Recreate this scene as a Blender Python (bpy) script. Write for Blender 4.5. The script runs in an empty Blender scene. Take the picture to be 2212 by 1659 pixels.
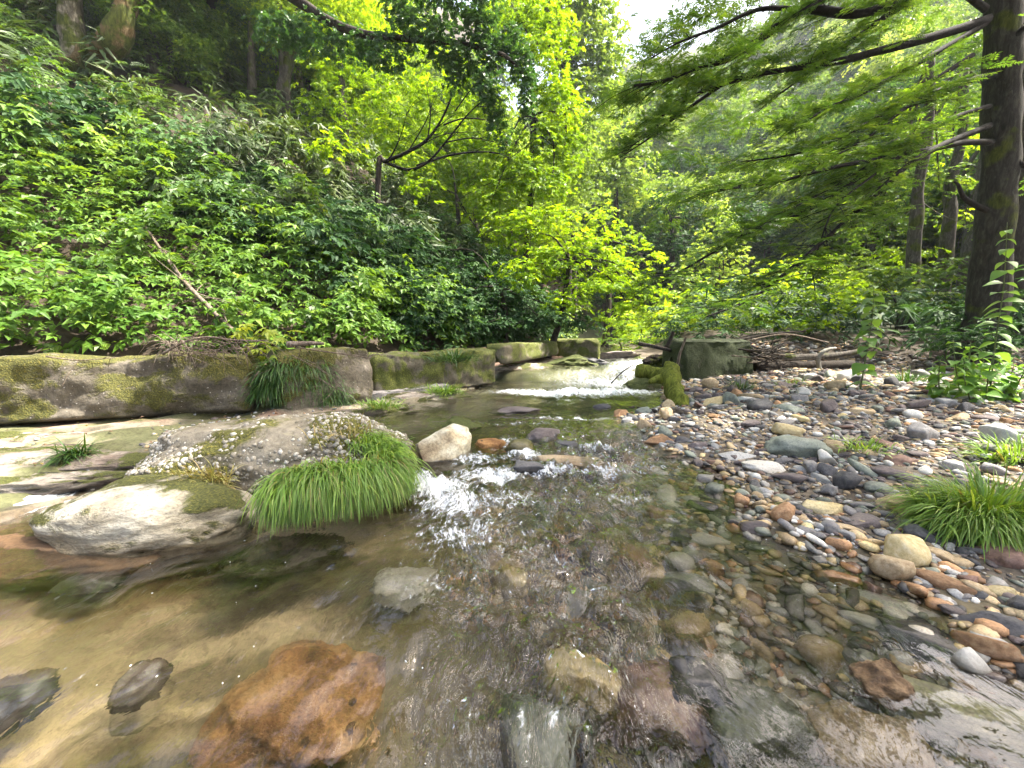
import bpy, bmesh, math, random
import numpy as np
from mathutils import Vector, Matrix
sc = bpy.context.scene
COL = sc.collection
R = math.radians

# ---------------------------------------------------------------- camera, light, exposure
CAM_H, PITCH, FPX = 1.3, R(7.9), 831.0
cam_d = bpy.data.cameras.new('camera'); cam = bpy.data.objects.new('camera', cam_d); COL.objects.link(cam)
cam.location = (0, 0, CAM_H); cam.rotation_euler = (R(90) - PITCH, 0, 0)
cam_d.sensor_width = 36; cam_d.lens = 36 * FPX / 2212; cam_d.clip_start = .05; cam_d.clip_end = 2000
sc.camera = cam
SUN_EL, SUN_AZ = R(60), R(84)          # azimuth measured from +Y towards +X
world = bpy.data.worlds.new('World'); sc.world = world; world.use_nodes = True
wn = world.node_tree.nodes; wl_ = world.node_tree.links
bg = wn.get('Background') or wn.new('ShaderNodeBackground')
sky = wn.new('ShaderNodeTexSky'); sky.sky_type = 'NISHITA'; sky.sun_disc = False
sky.sun_elevation = SUN_EL; sky.sun_rotation = SUN_AZ; sky.air_density = 1.2; sky.dust_density = 9.0; sky.ozone_density = 1.0
wl_.new(sky.outputs[0], bg.inputs[0]); bg.inputs[1].default_value = .15
sun_d = bpy.data.lights.new('sun', 'SUN'); sun_d.energy = 5.0; sun_d.angle = R(1.2); sun_d.color = (1, .95, .84)
sun = bpy.data.objects.new('sun', sun_d); COL.objects.link(sun)
sdir = Vector((math.sin(SUN_AZ) * math.cos(SUN_EL), math.cos(SUN_AZ) * math.cos(SUN_EL), math.sin(SUN_EL)))
sun.rotation_euler = sdir.to_track_quat('Z', 'Y').to_euler(); sun.location = (0, 0, 60)
sc.view_settings.view_transform = 'Standard'; sc.view_settings.look = 'None'
sc.view_settings.gamma = 1; sc.view_settings.use_curve_mapping = False
sc.view_settings.exposure = 2.02
sc.render.engine = 'CYCLES'
cy = sc.cycles
cy.use_denoising = True
try: cy.denoiser = 'OPENIMAGEDENOISE'
except Exception: pass
cy.max_bounces = 8; cy.diffuse_bounces = 3; cy.glossy_bounces = 3; cy.transmission_bounces = 5; cy.transparent_max_bounces = 10
cy.sample_clamp_indirect = 6; cy.caustics_refractive = True; cy.caustics_reflective = False
HAZE = .0006
cy.volume_bounces = 0; cy.use_adaptive_sampling = True; cy.adaptive_threshold = .02

# ---------------------------------------------------------------- pixel helpers (photo measured at 2212 x 1659)
cp, sp = math.cos(PITCH), math.sin(PITCH)
def ray(px, py):
    a = (px - 1106) / FPX; b = -(py - 829.5) / FPX
    return np.array([a, cp + b * sp, -sp + b * cp])
def G(px, py, z=0.):
    d = ray(px, py); t = (z - CAM_H) / d[2]
    return np.array([0, 0, CAM_H]) + d * t
def D(px, py, Y):
    d = ray(px, py); return np.array([0, 0, CAM_H]) + d * (Y / d[1])

# ---------------------------------------------------------------- noise
def _hash(ix, iy, iz, seed):
    h = (ix * 374761393 + iy * 668265263 + iz * 2147483647 + seed * 1274126177) & 0xFFFFFFFF
    h = ((h ^ (h >> 13)) * 1274126177) & 0xFFFFFFFF
    return ((h ^ (h >> 16)) & 0xFFFFFF) / float(0xFFFFFF)
def vnoise(x, y, z=0., seed=0):
    x, y, z = np.broadcast_arrays(np.asarray(x, float), np.asarray(y, float), np.asarray(z, float))
    fx, fy, fz = np.floor(x), np.floor(y), np.floor(z)
    ix, iy, iz = fx.astype(np.int64), fy.astype(np.int64), fz.astype(np.int64)
    tx, ty, tz = x - fx, y - fy, z - fz
    tx, ty, tz = [t * t * t * (t * (t * 6 - 15) + 10) for t in (tx, ty, tz)]
    r = 0
    for a in (0, 1):
        for b in (0, 1):
            for c in (0, 1):
                r = r + _hash(ix + a, iy + b, iz + c, seed) * (tx if a else 1 - tx) * (ty if b else 1 - ty) * (tz if c else 1 - tz)
    return r * 2 - 1
def fbm(x, y, z=0., octs=4, seed=0, gain=.5):
    r = 0; a = 1; s = 1
    for o in range(octs):
        r = r + a * vnoise(np.asarray(x) * s, np.asarray(y) * s, np.asarray(z) * s, seed + o * 7); a *= gain; s *= 2.03
    return r
def sst(a, b, x):
    t = np.clip((np.asarray(x, float) - a) / (b - a), 0, 1); return t * t * (3 - 2 * t)
def polydist(pts, x, y):
    """signed distance to an open polyline: positive on the left of its direction"""
    x = np.asarray(x, float); y = np.asarray(y, float)
    best = np.full(x.shape, 1e9); sg = np.zeros(x.shape)
    for (x0, y0), (x1, y1) in zip(pts[:-1], pts[1:]):
        dx, dy = x1 - x0, y1 - y0; L = dx * dx + dy * dy
        t = np.clip(((x - x0) * dx + (y - y0) * dy) / L, 0, 1)
        ex, ey = x - (x0 + t * dx), y - (y0 + t * dy); d = np.hypot(ex, ey)
        s = np.where(dx * (y - y0) - dy * (x - x0) >= 0, 1., -1.)
        m = d < best - 1e-9
        best = np.where(m, d, best); sg = np.where(m, s, sg)
    return best * sg

# ---------------------------------------------------------------- mesh helpers
def mk(name, V, F, mat=None, parent=None, smooth=True, col=None, fl=None, label=None, cat=None, group=None, kind=None, loc=None):
    V = np.asarray(V, np.float32); me = bpy.data.meshes.new(name)
    Fs = F if isinstance(F, list) else [F]
    Fs = [np.asarray(f, np.int32) for f in Fs if len(f)]
    if loc is not None: V = V - np.asarray(loc, np.float32)
    me.vertices.add(len(V)); me.vertices.foreach_set('co', V.ravel())
    nl = sum(f.size for f in Fs); npoly = sum(len(f) for f in Fs)
    me.loops.add(nl); me.polygons.add(npoly)
    me.loops.foreach_set('vertex_index', np.concatenate([f.ravel() for f in Fs]))
    tot = np.concatenate([np.full(len(f), f.shape[1], np.int32) for f in Fs])
    st = np.concatenate([[0], np.cumsum(tot)[:-1]]).astype(np.int32)
    me.polygons.foreach_set('loop_start', st)
    me.update(calc_edges=True); me.validate()
    me.polygons.foreach_set('use_smooth', np.full(len(me.polygons), bool(smooth)))
    if col is not None:
        c = np.ones((len(V), 4), np.float32); c[:, :3] = col
        a = me.color_attributes.new('col', 'FLOAT_COLOR', 'POINT'); a.data.foreach_set('color', c.ravel())
    for k, v in (fl or {}).items():
        a = me.attributes.new(k, 'FLOAT', 'POINT'); a.data.foreach_set('value', np.asarray(v, np.float32))
    if mat: me.materials.append(mat)
    o = bpy.data.objects.new(name, me); COL.objects.link(o)
    if loc is not None: o.location = loc
    if parent is not None: o.parent = parent
    tag(o, label, cat, group, kind)
    return o
def tag(o, label=None, cat=None, group=None, kind=None):
    if label: o['label'] = label
    if cat: o['category'] = cat
    if group: o['group'] = group
    if kind: o['kind'] = kind
    return o
def empty(name, loc, label, cat, group=None):
    o = bpy.data.objects.new(name, None); COL.objects.link(o); o.location = loc; o.empty_display_size = .1
    return tag(o, label, cat, group)
def child(o, p):        # keep world placement, parent has only a location
    o.parent = p; o.location = Vector(o.location) - Vector(p.location); return o
_ico = {}
def ico(n):
    if n not in _ico:
        bm = bmesh.new(); bmesh.ops.create_icosphere(bm, subdivisions=n, radius=1)
        _ico[n] = (np.array([v.co[:] for v in bm.verts]), np.array([[v.index for v in f.verts] for f in bm.faces])); bm.free()
    return _ico[n]
def rock_shape(n, seed, ang=.5, rough=.12, size=(1, 1, 1), box=0., fr=1.3):
    """unit-ish rock: noise, planar cuts for broken faces, superellipsoid boxiness"""
    V, F = ico(n); V = V.copy(); rs = np.random.RandomState(seed)
    if box > 0:
        p = 2 + box * 6; V = V / (np.sum(np.abs(V) ** p, 1) ** (1 / p))[:, None]
    s = seed * 3.7
    V *= (1 + rough * 1.6 * fbm(V[:, 0] * fr + s, V[:, 1] * fr, V[:, 2] * fr, 3, seed))[:, None]
    for k in range(int(ang * 14)):
        nrm = rs.normal(size=3); nrm /= np.linalg.norm(nrm); dd = rs.uniform(.58, .9)
        ex = V @ nrm - dd; V = V - np.outer(np.where(ex > 0, ex * .93, 0), nrm)
    V *= (1 + rough * .35 * fbm(V[:, 0] * fr * 3.4 + s, V[:, 1] * fr * 3.4, V[:, 2] * fr * 3.4, 4, seed + 5))[:, None]
    return V * np.array(size), F
def rotz(V, a):
    c, s = math.cos(a), math.sin(a); return V @ np.array([[c, s, 0], [-s, c, 0], [0, 0, 1]])
def rmats(n, rs, tilt=.3):
    """random yaw + small tilt rotation matrices"""
    a = rs.uniform(0, 2 * np.pi, n); z = np.stack([rs.normal(0, tilt, n), rs.normal(0, tilt, n), np.ones(n)], 1)
    return frame(z, a)
def frame(z, a):
    z = z / np.linalg.norm(z, axis=1, keepdims=True)
    h = np.stack([np.cos(a), np.sin(a), np.zeros(len(a))], 1)
    x = h - np.sum(h * z, 1, keepdims=True) * z; x /= np.linalg.norm(x, axis=1, keepdims=True) + 1e-9
    y = np.cross(z, x)
    return np.stack([x, y, z], 2)           # columns = axes
def scatter(protos, pos, M, s, pick=None, tint=None):
    """one big mesh: copies of small protos (V,F[,t]) at pos with matrices M and scale s"""
    Vs, Fs, Ts, off = [], {}, [], 0
    pick = np.zeros(len(pos), int) if pick is None else pick
    s = np.asarray(s, float); s = s[:, None] * np.ones(3) if s.ndim == 1 else s
    for k, pr in enumerate(protos):
        ii = np.where(pick == k)[0]
        if not len(ii): continue
        V, F = pr[0], pr[1]
        W = np.einsum('nij,nvj->nvi', M[ii], V[None] * s[ii][:, None, :]) + pos[ii][:, None, :]
        Vs.append(W.reshape(-1, 3))
        for f in (F if isinstance(F, list) else [F]):
            ff = (f[None] + (np.arange(len(ii)) * len(V))[:, None, None]).reshape(-1, f.shape[1]) + off
            Fs.setdefault(f.shape[1], []).append(ff)
        t = (tint[ii][:, None] if tint is not None else np.zeros((len(ii), 1))) + (pr[2][None] if len(pr) > 2 else np.zeros((1, len(V))))
        Ts.append(np.broadcast_to(t, (len(ii), len(V))).ravel())
        off += len(ii) * len(V)
    return np.concatenate(Vs), [np.concatenate(v) for v in Fs.values()], np.concatenate(Ts)
def tube(P, r, n=8, seed=0, rough=0., cap=True):
    P = np.asarray(P, float); m = len(P); r = np.broadcast_to(np.asarray(r, float), (m,))
    T = np.gradient(P, axis=0); T /= np.linalg.norm(T, axis=1, keepdims=True) + 1e-9
    up = np.array([0, 0, 1.]) if abs(T[0, 2]) < .9 else np.array([1., 0, 0])
    X = np.cross(up, T[0]); X /= np.linalg.norm(X); V = []
    ang = np.linspace(0, 2 * np.pi, n, endpoint=False)
    for i in range(m):
        X = X - T[i] * (X @ T[i]); X /= np.linalg.norm(X) + 1e-9; Y = np.cross(T[i], X)
        rr = r[i] * (1 + rough * vnoise(np.cos(ang) * 1.5 + seed, np.sin(ang) * 1.5, i * .45, seed))
        V.append(P[i] + np.outer(np.cos(ang) * rr, X) + np.outer(np.sin(ang) * rr, Y))
    V = np.concatenate(V); F = []
    a = np.arange(n); b = (a + 1) % n
    for i in range(m - 1): F.append(np.stack([i * n + a, i * n + b, (i + 1) * n + b, (i + 1) * n + a], 1))
    F = np.concatenate(F); Ft = np.zeros((0, 3), int)
    if cap:
        V = np.vstack([V, P[0], P[-1]]); k = m * n
        Ft = np.concatenate([np.stack([b, a, np.full(n, k)], 1), np.stack([(m - 1) * n + a, (m - 1) * n + b, np.full(n, k + 1)], 1)])
    return V, [F, Ft] if cap else [F]
def merge(parts):
    Vs, Fs, off = [], {}, 0
    for V, F in parts:
        Vs.append(V)
        for f in (F if isinstance(F, list) else [F]):
            if len(f): Fs.setdefault(f.shape[1], []).append(np.asarray(f) + off)
        off += len(V)
    return np.concatenate(Vs), [np.concatenate(v) for v in Fs.values()]
def smoothpath(P, n=4):
    P = np.asarray(P, float); Q = [P[0]]
    for i in range(len(P) - 1):
        p0, p1, p2, p3 = P[max(i - 1, 0)], P[i], P[i + 1], P[min(i + 2, len(P) - 1)]
        for k in range(1, n + 1):
            t = k / n; Q.append(.5 * ((2 * p1) + (-p0 + p2) * t + (2 * p0 - 5 * p1 + 4 * p2 - p3) * t * t + (-p0 + 3 * p1 - 3 * p2 + p3) * t ** 3))
    return np.array(Q)

def instancer(name, protos, pos, M, s, pick, tint, mat, kind='stuff'):
    """stuff: geometry-node instances of small leafy protos on a point cloud"""
    col = bpy.data.collections.new(name + '_sources')
    for k, (V, F, T) in enumerate(protos):
        me = mk('source', V, F, mat, fl={'tint': T}, smooth=False).data
        ob = [o for o in bpy.data.objects if o.data == me][0]; COL.objects.unlink(ob); ob.name = '%s_source_%02d' % (name, k); col.objects.link(ob)
    me = bpy.data.meshes.new(name); n = len(pos); me.vertices.add(n); me.vertices.foreach_set('co', np.asarray(pos, np.float32).ravel())
    eul = np.array([Matrix(m.tolist()).to_euler()[:] for m in M], np.float32)
    a = me.attributes.new('rot', 'FLOAT_VECTOR', 'POINT'); a.data.foreach_set('vector', eul.ravel())
    a = me.attributes.new('scl', 'FLOAT', 'POINT'); a.data.foreach_set('value', np.asarray(s, np.float32))
    a = me.attributes.new('itint', 'FLOAT', 'POINT'); a.data.foreach_set('value', np.asarray(tint, np.float32))
    a = me.attributes.new('pick', 'INT', 'POINT'); a.data.foreach_set('value', np.asarray(pick, np.int32))
    me.materials.append(mat); o = bpy.data.objects.new(name, me); COL.objects.link(o); o['kind'] = kind
    g = bpy.data.node_groups.new(name, 'GeometryNodeTree'); g.interface.new_socket('Geometry', in_out='INPUT', socket_type='NodeSocketGeometry'); g.interface.new_socket('Geometry', in_out='OUTPUT', socket_type='NodeSocketGeometry')
    N = g.nodes.new; gi, go = N('NodeGroupInput'), N('NodeGroupOutput'); ip = N('GeometryNodeInstanceOnPoints'); ci = N('GeometryNodeCollectionInfo')
    ci.inputs['Collection'].default_value = col; ci.inputs['Separate Children'].default_value = True; ci.inputs['Reset Children'].default_value = True
    def att(nm, dt):
        x = N('GeometryNodeInputNamedAttribute'); x.data_type = dt; x.inputs['Name'].default_value = nm; return x.outputs['Attribute']
    L = g.links.new; L(gi.outputs[0], ip.inputs['Points']); L(ci.outputs[0], ip.inputs['Instance']); ip.inputs['Pick Instance'].default_value = True
    L(att('pick', 'INT'), ip.inputs['Instance Index']); L(att('scl', 'FLOAT'), ip.inputs['Scale'])
    e2r = N('FunctionNodeEulerToRotation'); L(att('rot', 'FLOAT_VECTOR'), e2r.inputs[0]); L(e2r.outputs[0], ip.inputs['Rotation']); L(ip.outputs[0], go.inputs[0])
    md = o.modifiers.new('scatter', 'NODES'); md.node_group = g
    return o

# ---------------------------------------------------------------- materials
class NT:
    def __init__(s, name):
        s.m = bpy.data.materials.new(name); s.m.use_nodes = True; s.t = s.m.node_tree; s.t.nodes.clear()
        s.out = s.t.nodes.new('ShaderNodeOutputMaterial')
    def n(s, typ, ins=None, **kw):
        nd = s.t.nodes.new('ShaderNode' + typ)
        for k, v in kw.items(): setattr(nd, k, v)
        for k, v in (ins or {}).items():
            if isinstance(v, bpy.types.NodeSocket): s.t.links.new(v, nd.inputs[k])
            else: nd.inputs[k].default_value = v
        return nd
    def math(s, op, a, b=0., c=0., clamp=False):
        return s.n('Math', {0: a, 1: b, 2: c}, operation=op, use_clamp=clamp).outputs[0]
    def mr(s, v, a, b, c=0., d=1.):
        return s.n('MapRange', {0: v, 1: a, 2: b, 3: c, 4: d}, clamp=True).outputs[0]
    def ramp(s, fac, stops):
        nd = s.n('ValToRGB', {0: fac}); e = nd.color_ramp.elements
        while len(e) < len(stops): e.new(.5)
        for x, (p, c) in zip(e, stops): x.position = p; x.color = (*c, 1)
        return nd.outputs[0]
    def mix(s, f, a, b, typ='MIX'):
        nd = s.n('Mix', data_type='RGBA', blend_type=typ)
        for i, v in ((0, f), (6, a), (7, b)):
            if isinstance(v, bpy.types.NodeSocket): s.t.links.new(v, nd.inputs[i])
            elif i == 0: nd.inputs[0].default_value = v
            else: nd.inputs[i].default_value = (*v, 1) if len(v) == 3 else v
        return nd.outputs[2]
    def link(s, a, b): s.t.links.new(a, b)
    def surf(s, sh): s.link(sh, s.out.inputs[0]); return s.m

def rock_mat(name, cols, scale=3., bump=.5, moss=0., mosscol=(.05, .07, .012), spots=None, use_col=False, wet=(.01, .06), wetdark=.5, bscale=1., stretch=None):
    t = NT(name); tc = t.n('TexCoord').outputs['Object']; rnd = t.n('ObjectInfo').outputs['Random']
    off = t.n('VectorMath', {0: (37., 91., 53.), 'Scale': rnd}, operation='SCALE').outputs[0]
    v = t.n('VectorMath', {0: tc, 1: off}, operation='ADD').outputs[0]
    if stretch: v = t.n('Mapping', {0: v, 'Scale': stretch}).outputs[0]
    n1 = t.n('TexNoise', {'Vector': v, 'Scale': scale, 'Detail': 8., 'Roughness': .62}).outputs[0]
    k = len(cols)
    if use_col:
        base = t.n('Attribute', attribute_name='col').outputs['Color']
        base = t.mix(1., base, t.ramp(n1, [(.3, (.62, .6, .58)), (.5, (1, 1, 1)), (.7, (1.25, 1.22, 1.15))]), 'MULTIPLY')
    else:
        base = t.ramp(n1, [(.28 + .44 * i / max(1, k - 1), c) for i, c in enumerate(cols)])
        rv = t.mr(rnd, 0, 1, .72, 1.25)
        base = t.mix(1., base, t.n('CombineColor', {0: rv, 1: rv, 2: rv}).outputs[0], 'MULTIPLY')
    n2 = t.n('TexNoise', {'Vector': v, 'Scale': scale * 14, 'Detail': 5., 'Roughness': .7}).outputs[0]
    base = t.mix(1., base, t.ramp(n2, [(.3, (.55, .54, .52)), (.5, (1, 1, 1)), (.72, (1.35, 1.33, 1.28))]), 'MULTIPLY')
    if spots:
        vo = t.n('TexVoronoi', {'Vector': v, 'Scale': spots[0]}).outputs['Distance']
        base = t.mix(t.mr(vo, spots[1] * .7, spots[1], 1, 0), base, spots[2])
    geo = t.n('NewGeometry'); nz = t.n('SeparateXYZ', {0: geo.outputs['Normal']}).outputs[2]; pz = t.n('SeparateXYZ', {0: geo.outputs['Position']}).outputs[2]
    rough = .8
    h = t.math('ADD', t.math('MULTIPLY', n1, .7), t.math('MULTIPLY', n2, .3))
    if moss > 0:
        n3 = t.n('TexNoise', {'Vector': v, 'Scale': scale * .9, 'Detail': 6., 'Roughness': .65, 'Distortion': .4}).outputs[0]
        mf = t.mr(t.math('ADD', t.math('MULTIPLY', nz, .10), n3), .66 - moss * .26, .73 - moss * .26)
        n4 = t.n('TexNoise', {'Vector': v, 'Scale': scale * 30, 'Detail': 3.}).outputs[0]
        mc = t.ramp(n4, [(.3, tuple(c * .45 for c in mosscol)), (.55, mosscol), (.75, (mosscol[0] * 2.4, mosscol[1] * 2., mosscol[2] * 1.6))])
        base = t.mix(mf, base, mc); h = t.math('ADD', h, t.math('MULTIPLY', mf, t.math('MULTIPLY', n4, .5)))
    if wet:
        wn_ = t.n('TexNoise', {'Vector': geo.outputs['Position'], 'Scale': 4., 'Detail': 3.}).outputs[0]
        z2 = t.math('SUBTRACT', pz, t.math('MULTIPLY', wn_, .09))
        wf = t.mr(z2, wet[0] - .04, wet[1] - .04, 1, 0)
        base = t.mix(wf, base, t.mix(1., base, (wetdark, wetdark * .93, wetdark * .82), 'MULTIPLY')); rough = t.mr(wf, 0, 1, .85, .22)
    bm = t.n('Bump', {'Strength': bump, 'Distance': .03 * bscale, 'Height': h}).outputs[0]
    p = t.n('BsdfPrincipled', {'Base Color': base, 'Roughness': rough, 'Normal': bm, 'Specular IOR Level': .4})
    return t.surf(p.outputs[0])

def leaf_mat(name, stops, trans=.42, tcol=1.7, rough=.45, spec=.35, yel=1.15):
    """tint attribute drives leaf-to-leaf colour, back light comes through"""
    t = NT(name); at = t.n('Attribute', attribute_name='tint').outputs['Fac']; at = t.math('ADD', at, t.n('Attribute', attribute_name='itint', attribute_type='INSTANCER').outputs['Fac']); rnd = t.n('ObjectInfo').outputs['Random']
    c = t.ramp(t.math('ADD', at, t.mr(rnd, 0, 1, -.06, .06)), stops)
    p = t.n('BsdfPrincipled', {'Base Color': c, 'Roughness': rough, 'Specular IOR Level': spec})
    tc = t.mix(1., c, (tcol * yel, tcol, tcol * .45), 'MULTIPLY')
    tr = t.n('BsdfTranslucent', {'Color': tc})
    return t.surf(t.n('MixShader', {0: trans, 1: p.outputs[0], 2: tr.outputs[0]}).outputs[0])

def bark_mat(name, c1, c2, scale=6., moss=0., bump=.7, mc=(.10, .115, .018)):
    t = NT(name); tc = t.n('TexCoord').outputs['Object']
    v = t.n('Mapping', {0: tc, 'Scale': (1, 1, .28)}).outputs[0]
    n1 = t.n('TexNoise', {'Vector': v, 'Scale': scale * 3, 'Detail': 8., 'Roughness': .7, 'Distortion': .6}).outputs[0]
    n2 = t.n('TexNoise', {'Vector': tc, 'Scale': scale * .35, 'Detail': 4.}).outputs[0]
    c = t.ramp(n1, [(.3, tuple(x * .4 for x in c1)), (.5, c1), (.7, c2)])
    if moss > 0: c = t.mix(t.mr(n2, .62 - moss * .35, .7 - moss * .35), c, t.ramp(n1, [(.3, (.012, .018, .003)), (.7, mc)]))
    b = t.n('Bump', {'Strength': bump, 'Distance': .03, 'Height': n1}).outputs[0]
    return t.surf(t.n('BsdfPrincipled', {'Base Color': c, 'Roughness': .9, 'Normal': b, 'Specular IOR Level': .2}).outputs[0])
def plain(name, c, rough=.8, trans=0):
    t = NT(name); n = t.n('TexNoise', {'Vector': t.n('TexCoord').outputs['Object'], 'Scale': 25., 'Detail': 5.}).outputs[0]
    cc = t.ramp(n, [(.3, tuple(x * .6 for x in c)), (.7, tuple(min(1, x * 1.3) for x in c))])
    return t.surf(t.n('BsdfPrincipled', {'Base Color': cc, 'Roughness': rough, 'Specular IOR Level': .25}).outputs[0])
# ================================================================ TERRAIN
def gx(*pts): return [tuple(G(px, py, z)[:2]) for px, py, z in pts]
WALL = [(-16, -1.5), (-6.5, 4.9), (-2.75, 7.35), (1.5, 13.6), (3.2, 19), (3.2, 34), (-2, 70)]     # foot of the left hillside
RS = [(4.6, -8), (3.1, .6)] + gx((2212, 1325, 0), (2000, 1205, 0), (1760, 1150, 0), (1600, 1030, 0), (1430, 975, .03), (1340, 905, .08), (1455, 880, .1), (1440, 830, .12), (1410, 800, .3), (1395, 775, .4)) + [(6.5, 24), (9, 40)]
LS = [(-12, -4), (-5.5, 1.5)] + gx((0, 1130, 0), (330, 1010, .05), (560, 940, .08), (760, 890, .1), (1000, 850, .1), (1060, 822, .12), (1150, 795, .3), (1230, 775, .4)) + [(3.9, 24), (5, 40)]
def water_level(x, y):
    yy = y - .12 * x
    return .10 * sst(3.35, 4.5, yy) + .24 * sst(8.85, 9.5, yy + .15 * np.sin(x * 2.2)) + .2 * sst(11.5, 17, yy)
BANK = gx((1640, 800, .3), (1800, 800, .3), (2000, 815, .3), (2212, 830, .3)) + [(16, 8.0), (26, 5), (40, -8)]
BANK = [(16, 60), (7.5, 24), (4.6, 13)] + BANK
def terrain(x, y):
    x = np.asarray(x, float); y = np.asarray(y, float)
    dw = polydist(WALL, x, y); dR = -polydist(RS, x, y); dL = polydist(LS, x, y)
    wl = water_level(x, y)
    big = fbm(x * .35, y * .35, 0, 4, 11); fine = fbm(x * 2.1, y * 2.1, 0, 4, 21)
    # stream bed
    ins = np.minimum(-dR, -dL)
    dep = .03 + .30 * sst(0, 1.5, ins) + .14 * sst(-.4, -2.2, x) * sst(3.2, 1.8, y) - .08 * sst(.3, 1.6, x) * sst(3.6, 2.4, y)
    dep = np.where(y > 9.6, dep * .35, dep)
    bed = wl - dep + .03 * fine + .035 * big
    # rock shelf on the left
    shelf = wl + np.clip(.02 + .10 * dL, -.3, .10) + .05 * fbm(x * .9 + y * .7, (y - x) * 2.6, 0, 4, 31) + .02 * fine
    # gravel bar on the right
    bar = wl + np.clip(.01 + .10 * dR, -.3, .30) + .02 * fine + .03 * big * sst(0, 1.5, dR)
    bar = np.maximum(bar, wl + .02 * sst(.2, .8, dR))
    h = np.where(dL > 0, shelf, np.where(dR > 0, bar, bed))
    h = np.where((dL <= 0) & (dR <= 0), bed, h)
    # right bank, forest floor
    db = polydist(BANK, x, y)
    h = h + np.where(dR > 0, .55 * sst(0, 2.2, db) + .5 * sst(3, 9, db) + .5 * np.clip(db - 11, 0, 60) , 0)
    # left hillside
    hill = .80 + .06 * fine + .86 * np.clip(dw - .5, 0, 60) ** .985 + .35 * big * sst(.5, 4, dw)
    h = np.where(dw > 0, np.maximum(hill, h), h)
    h = h + .66 * np.clip(y - 29, 0, 70)
    return h

def axis(lo, hi, fine_lo, fine_hi, step, growth=1.06):
    a = list(np.arange(fine_lo, fine_hi, step)); s = step; v = fine_hi
    while v < hi: a.append(v); s *= growth; v += s
    s = step; v = fine_lo - step; b = []
    while v > lo: b.append(v); s *= growth; v -= s
    return np.array(sorted(b) + a)
def grid(xs, ys):
    X, Y = np.meshgrid(xs, ys); nx, ny = len(xs), len(ys)
    i = np.arange((nx) * (ny)).reshape(ny, nx)
    F = np.stack([i[:-1, :-1], i[:-1, 1:], i[1:, 1:], i[1:, :-1]], -1).reshape(-1, 4)
    return X.ravel(), Y.ravel(), F
xs = axis(-90, 90, -6.2, 5.2, .06, 1.05); ys = axis(-18, 160, .7, 8.5, .06, 1.035)
X, Y, F = grid(xs, ys); Z = terrain(X, Y)
dw = polydist(WALL, X, Y); dR = -polydist(RS, X, Y); dL = polydist(LS, X, Y); db = polydist(BANK, X, Y)
n1 = fbm(X * 1.3, Y * 1.3, 0, 5, 3); n2 = fbm(X * 5, Y * 5, 0, 4, 5); n3 = fbm(X * .8 + 9, Y * 2.2, 0, 4, 8)
def lerp(a, b, t): t = np.asarray(t)[:, None]; return np.asarray(a) * (1 - t) + np.asarray(b) * t
c = np.tile(np.array([.12, .10, .062]), (len(X), 1))
c = lerp(c, (.56, .46, .30), sst(-.2, -1.2, X + .25 * n1) * sst(3.5, 2.6, Y + .3 * n1) * sst(-.35, .25, n3 + .5 * n1 + .25))         # tan sand and flat bedrock in the pool
c = lerp(c, (.20, .17, .075), sst(.25, .6, n2 + n1 * .5) * .55)
c = lerp(c, (.24, .135, .06), sst(-1.6, -2.6, X) * sst(1.75, 2.1, Y + .1 * n1) * sst(2.9, 2.5, Y) * .85)         # rusty skirt at the white boulder
c = lerp(c, (.035, .022, .012), sst(.72, .25, np.hypot((X - .02) / .42, (Y - 1.62) / .33) + .25 * n2) * .95)
c = lerp(c, (.19, .19, .10), sst(4.6, 6, Y) * sst(.5, -.3, np.maximum(dR, dL)))
shelfc = lerp(np.tile([.30, .26, .19], (len(X), 1)), (.2, .13, .09), sst(0, .5, n3)); shelfc = lerp(shelfc, (.07, .085, .02), sst(.15, .45, n1 + .4 * n2) * .8); shelfc = lerp(shelfc, (.10, .085, .07), sst(.1, .5, n2 - n1 * .6) * .7)
shelfc = lerp(shelfc, (.17, .10, .07), sst(-.95, -.5, dw) * .8)
c = lerp(c, shelfc * .95, sst(-.15, .1, dL))
c = lerp(c, lerp(np.tile([.085, .068, .05], (len(X), 1)), (.17, .145, .115), sst(-.2, .5, n2)), sst(-.1, .15, dR))
c = lerp(c, (.05, .036, .022), sst(-.5, .6, db + .3 * n1) * (dR > 0))
c = lerp(c, (.045, .032, .02), sst(0, .3, dw))
c = lerp(c, (.03, .05, .015), sst(3, 8, db) * .8)
ground_mat = rock_mat('ground', [(1, 1, 1)], scale=2.5, bump=.6, use_col=True, wet=(-.02, .04), wetdark=.62)
mk('ground', np.stack([X, Y, Z], 1), F, ground_mat, col=c, kind='structure')

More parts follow.
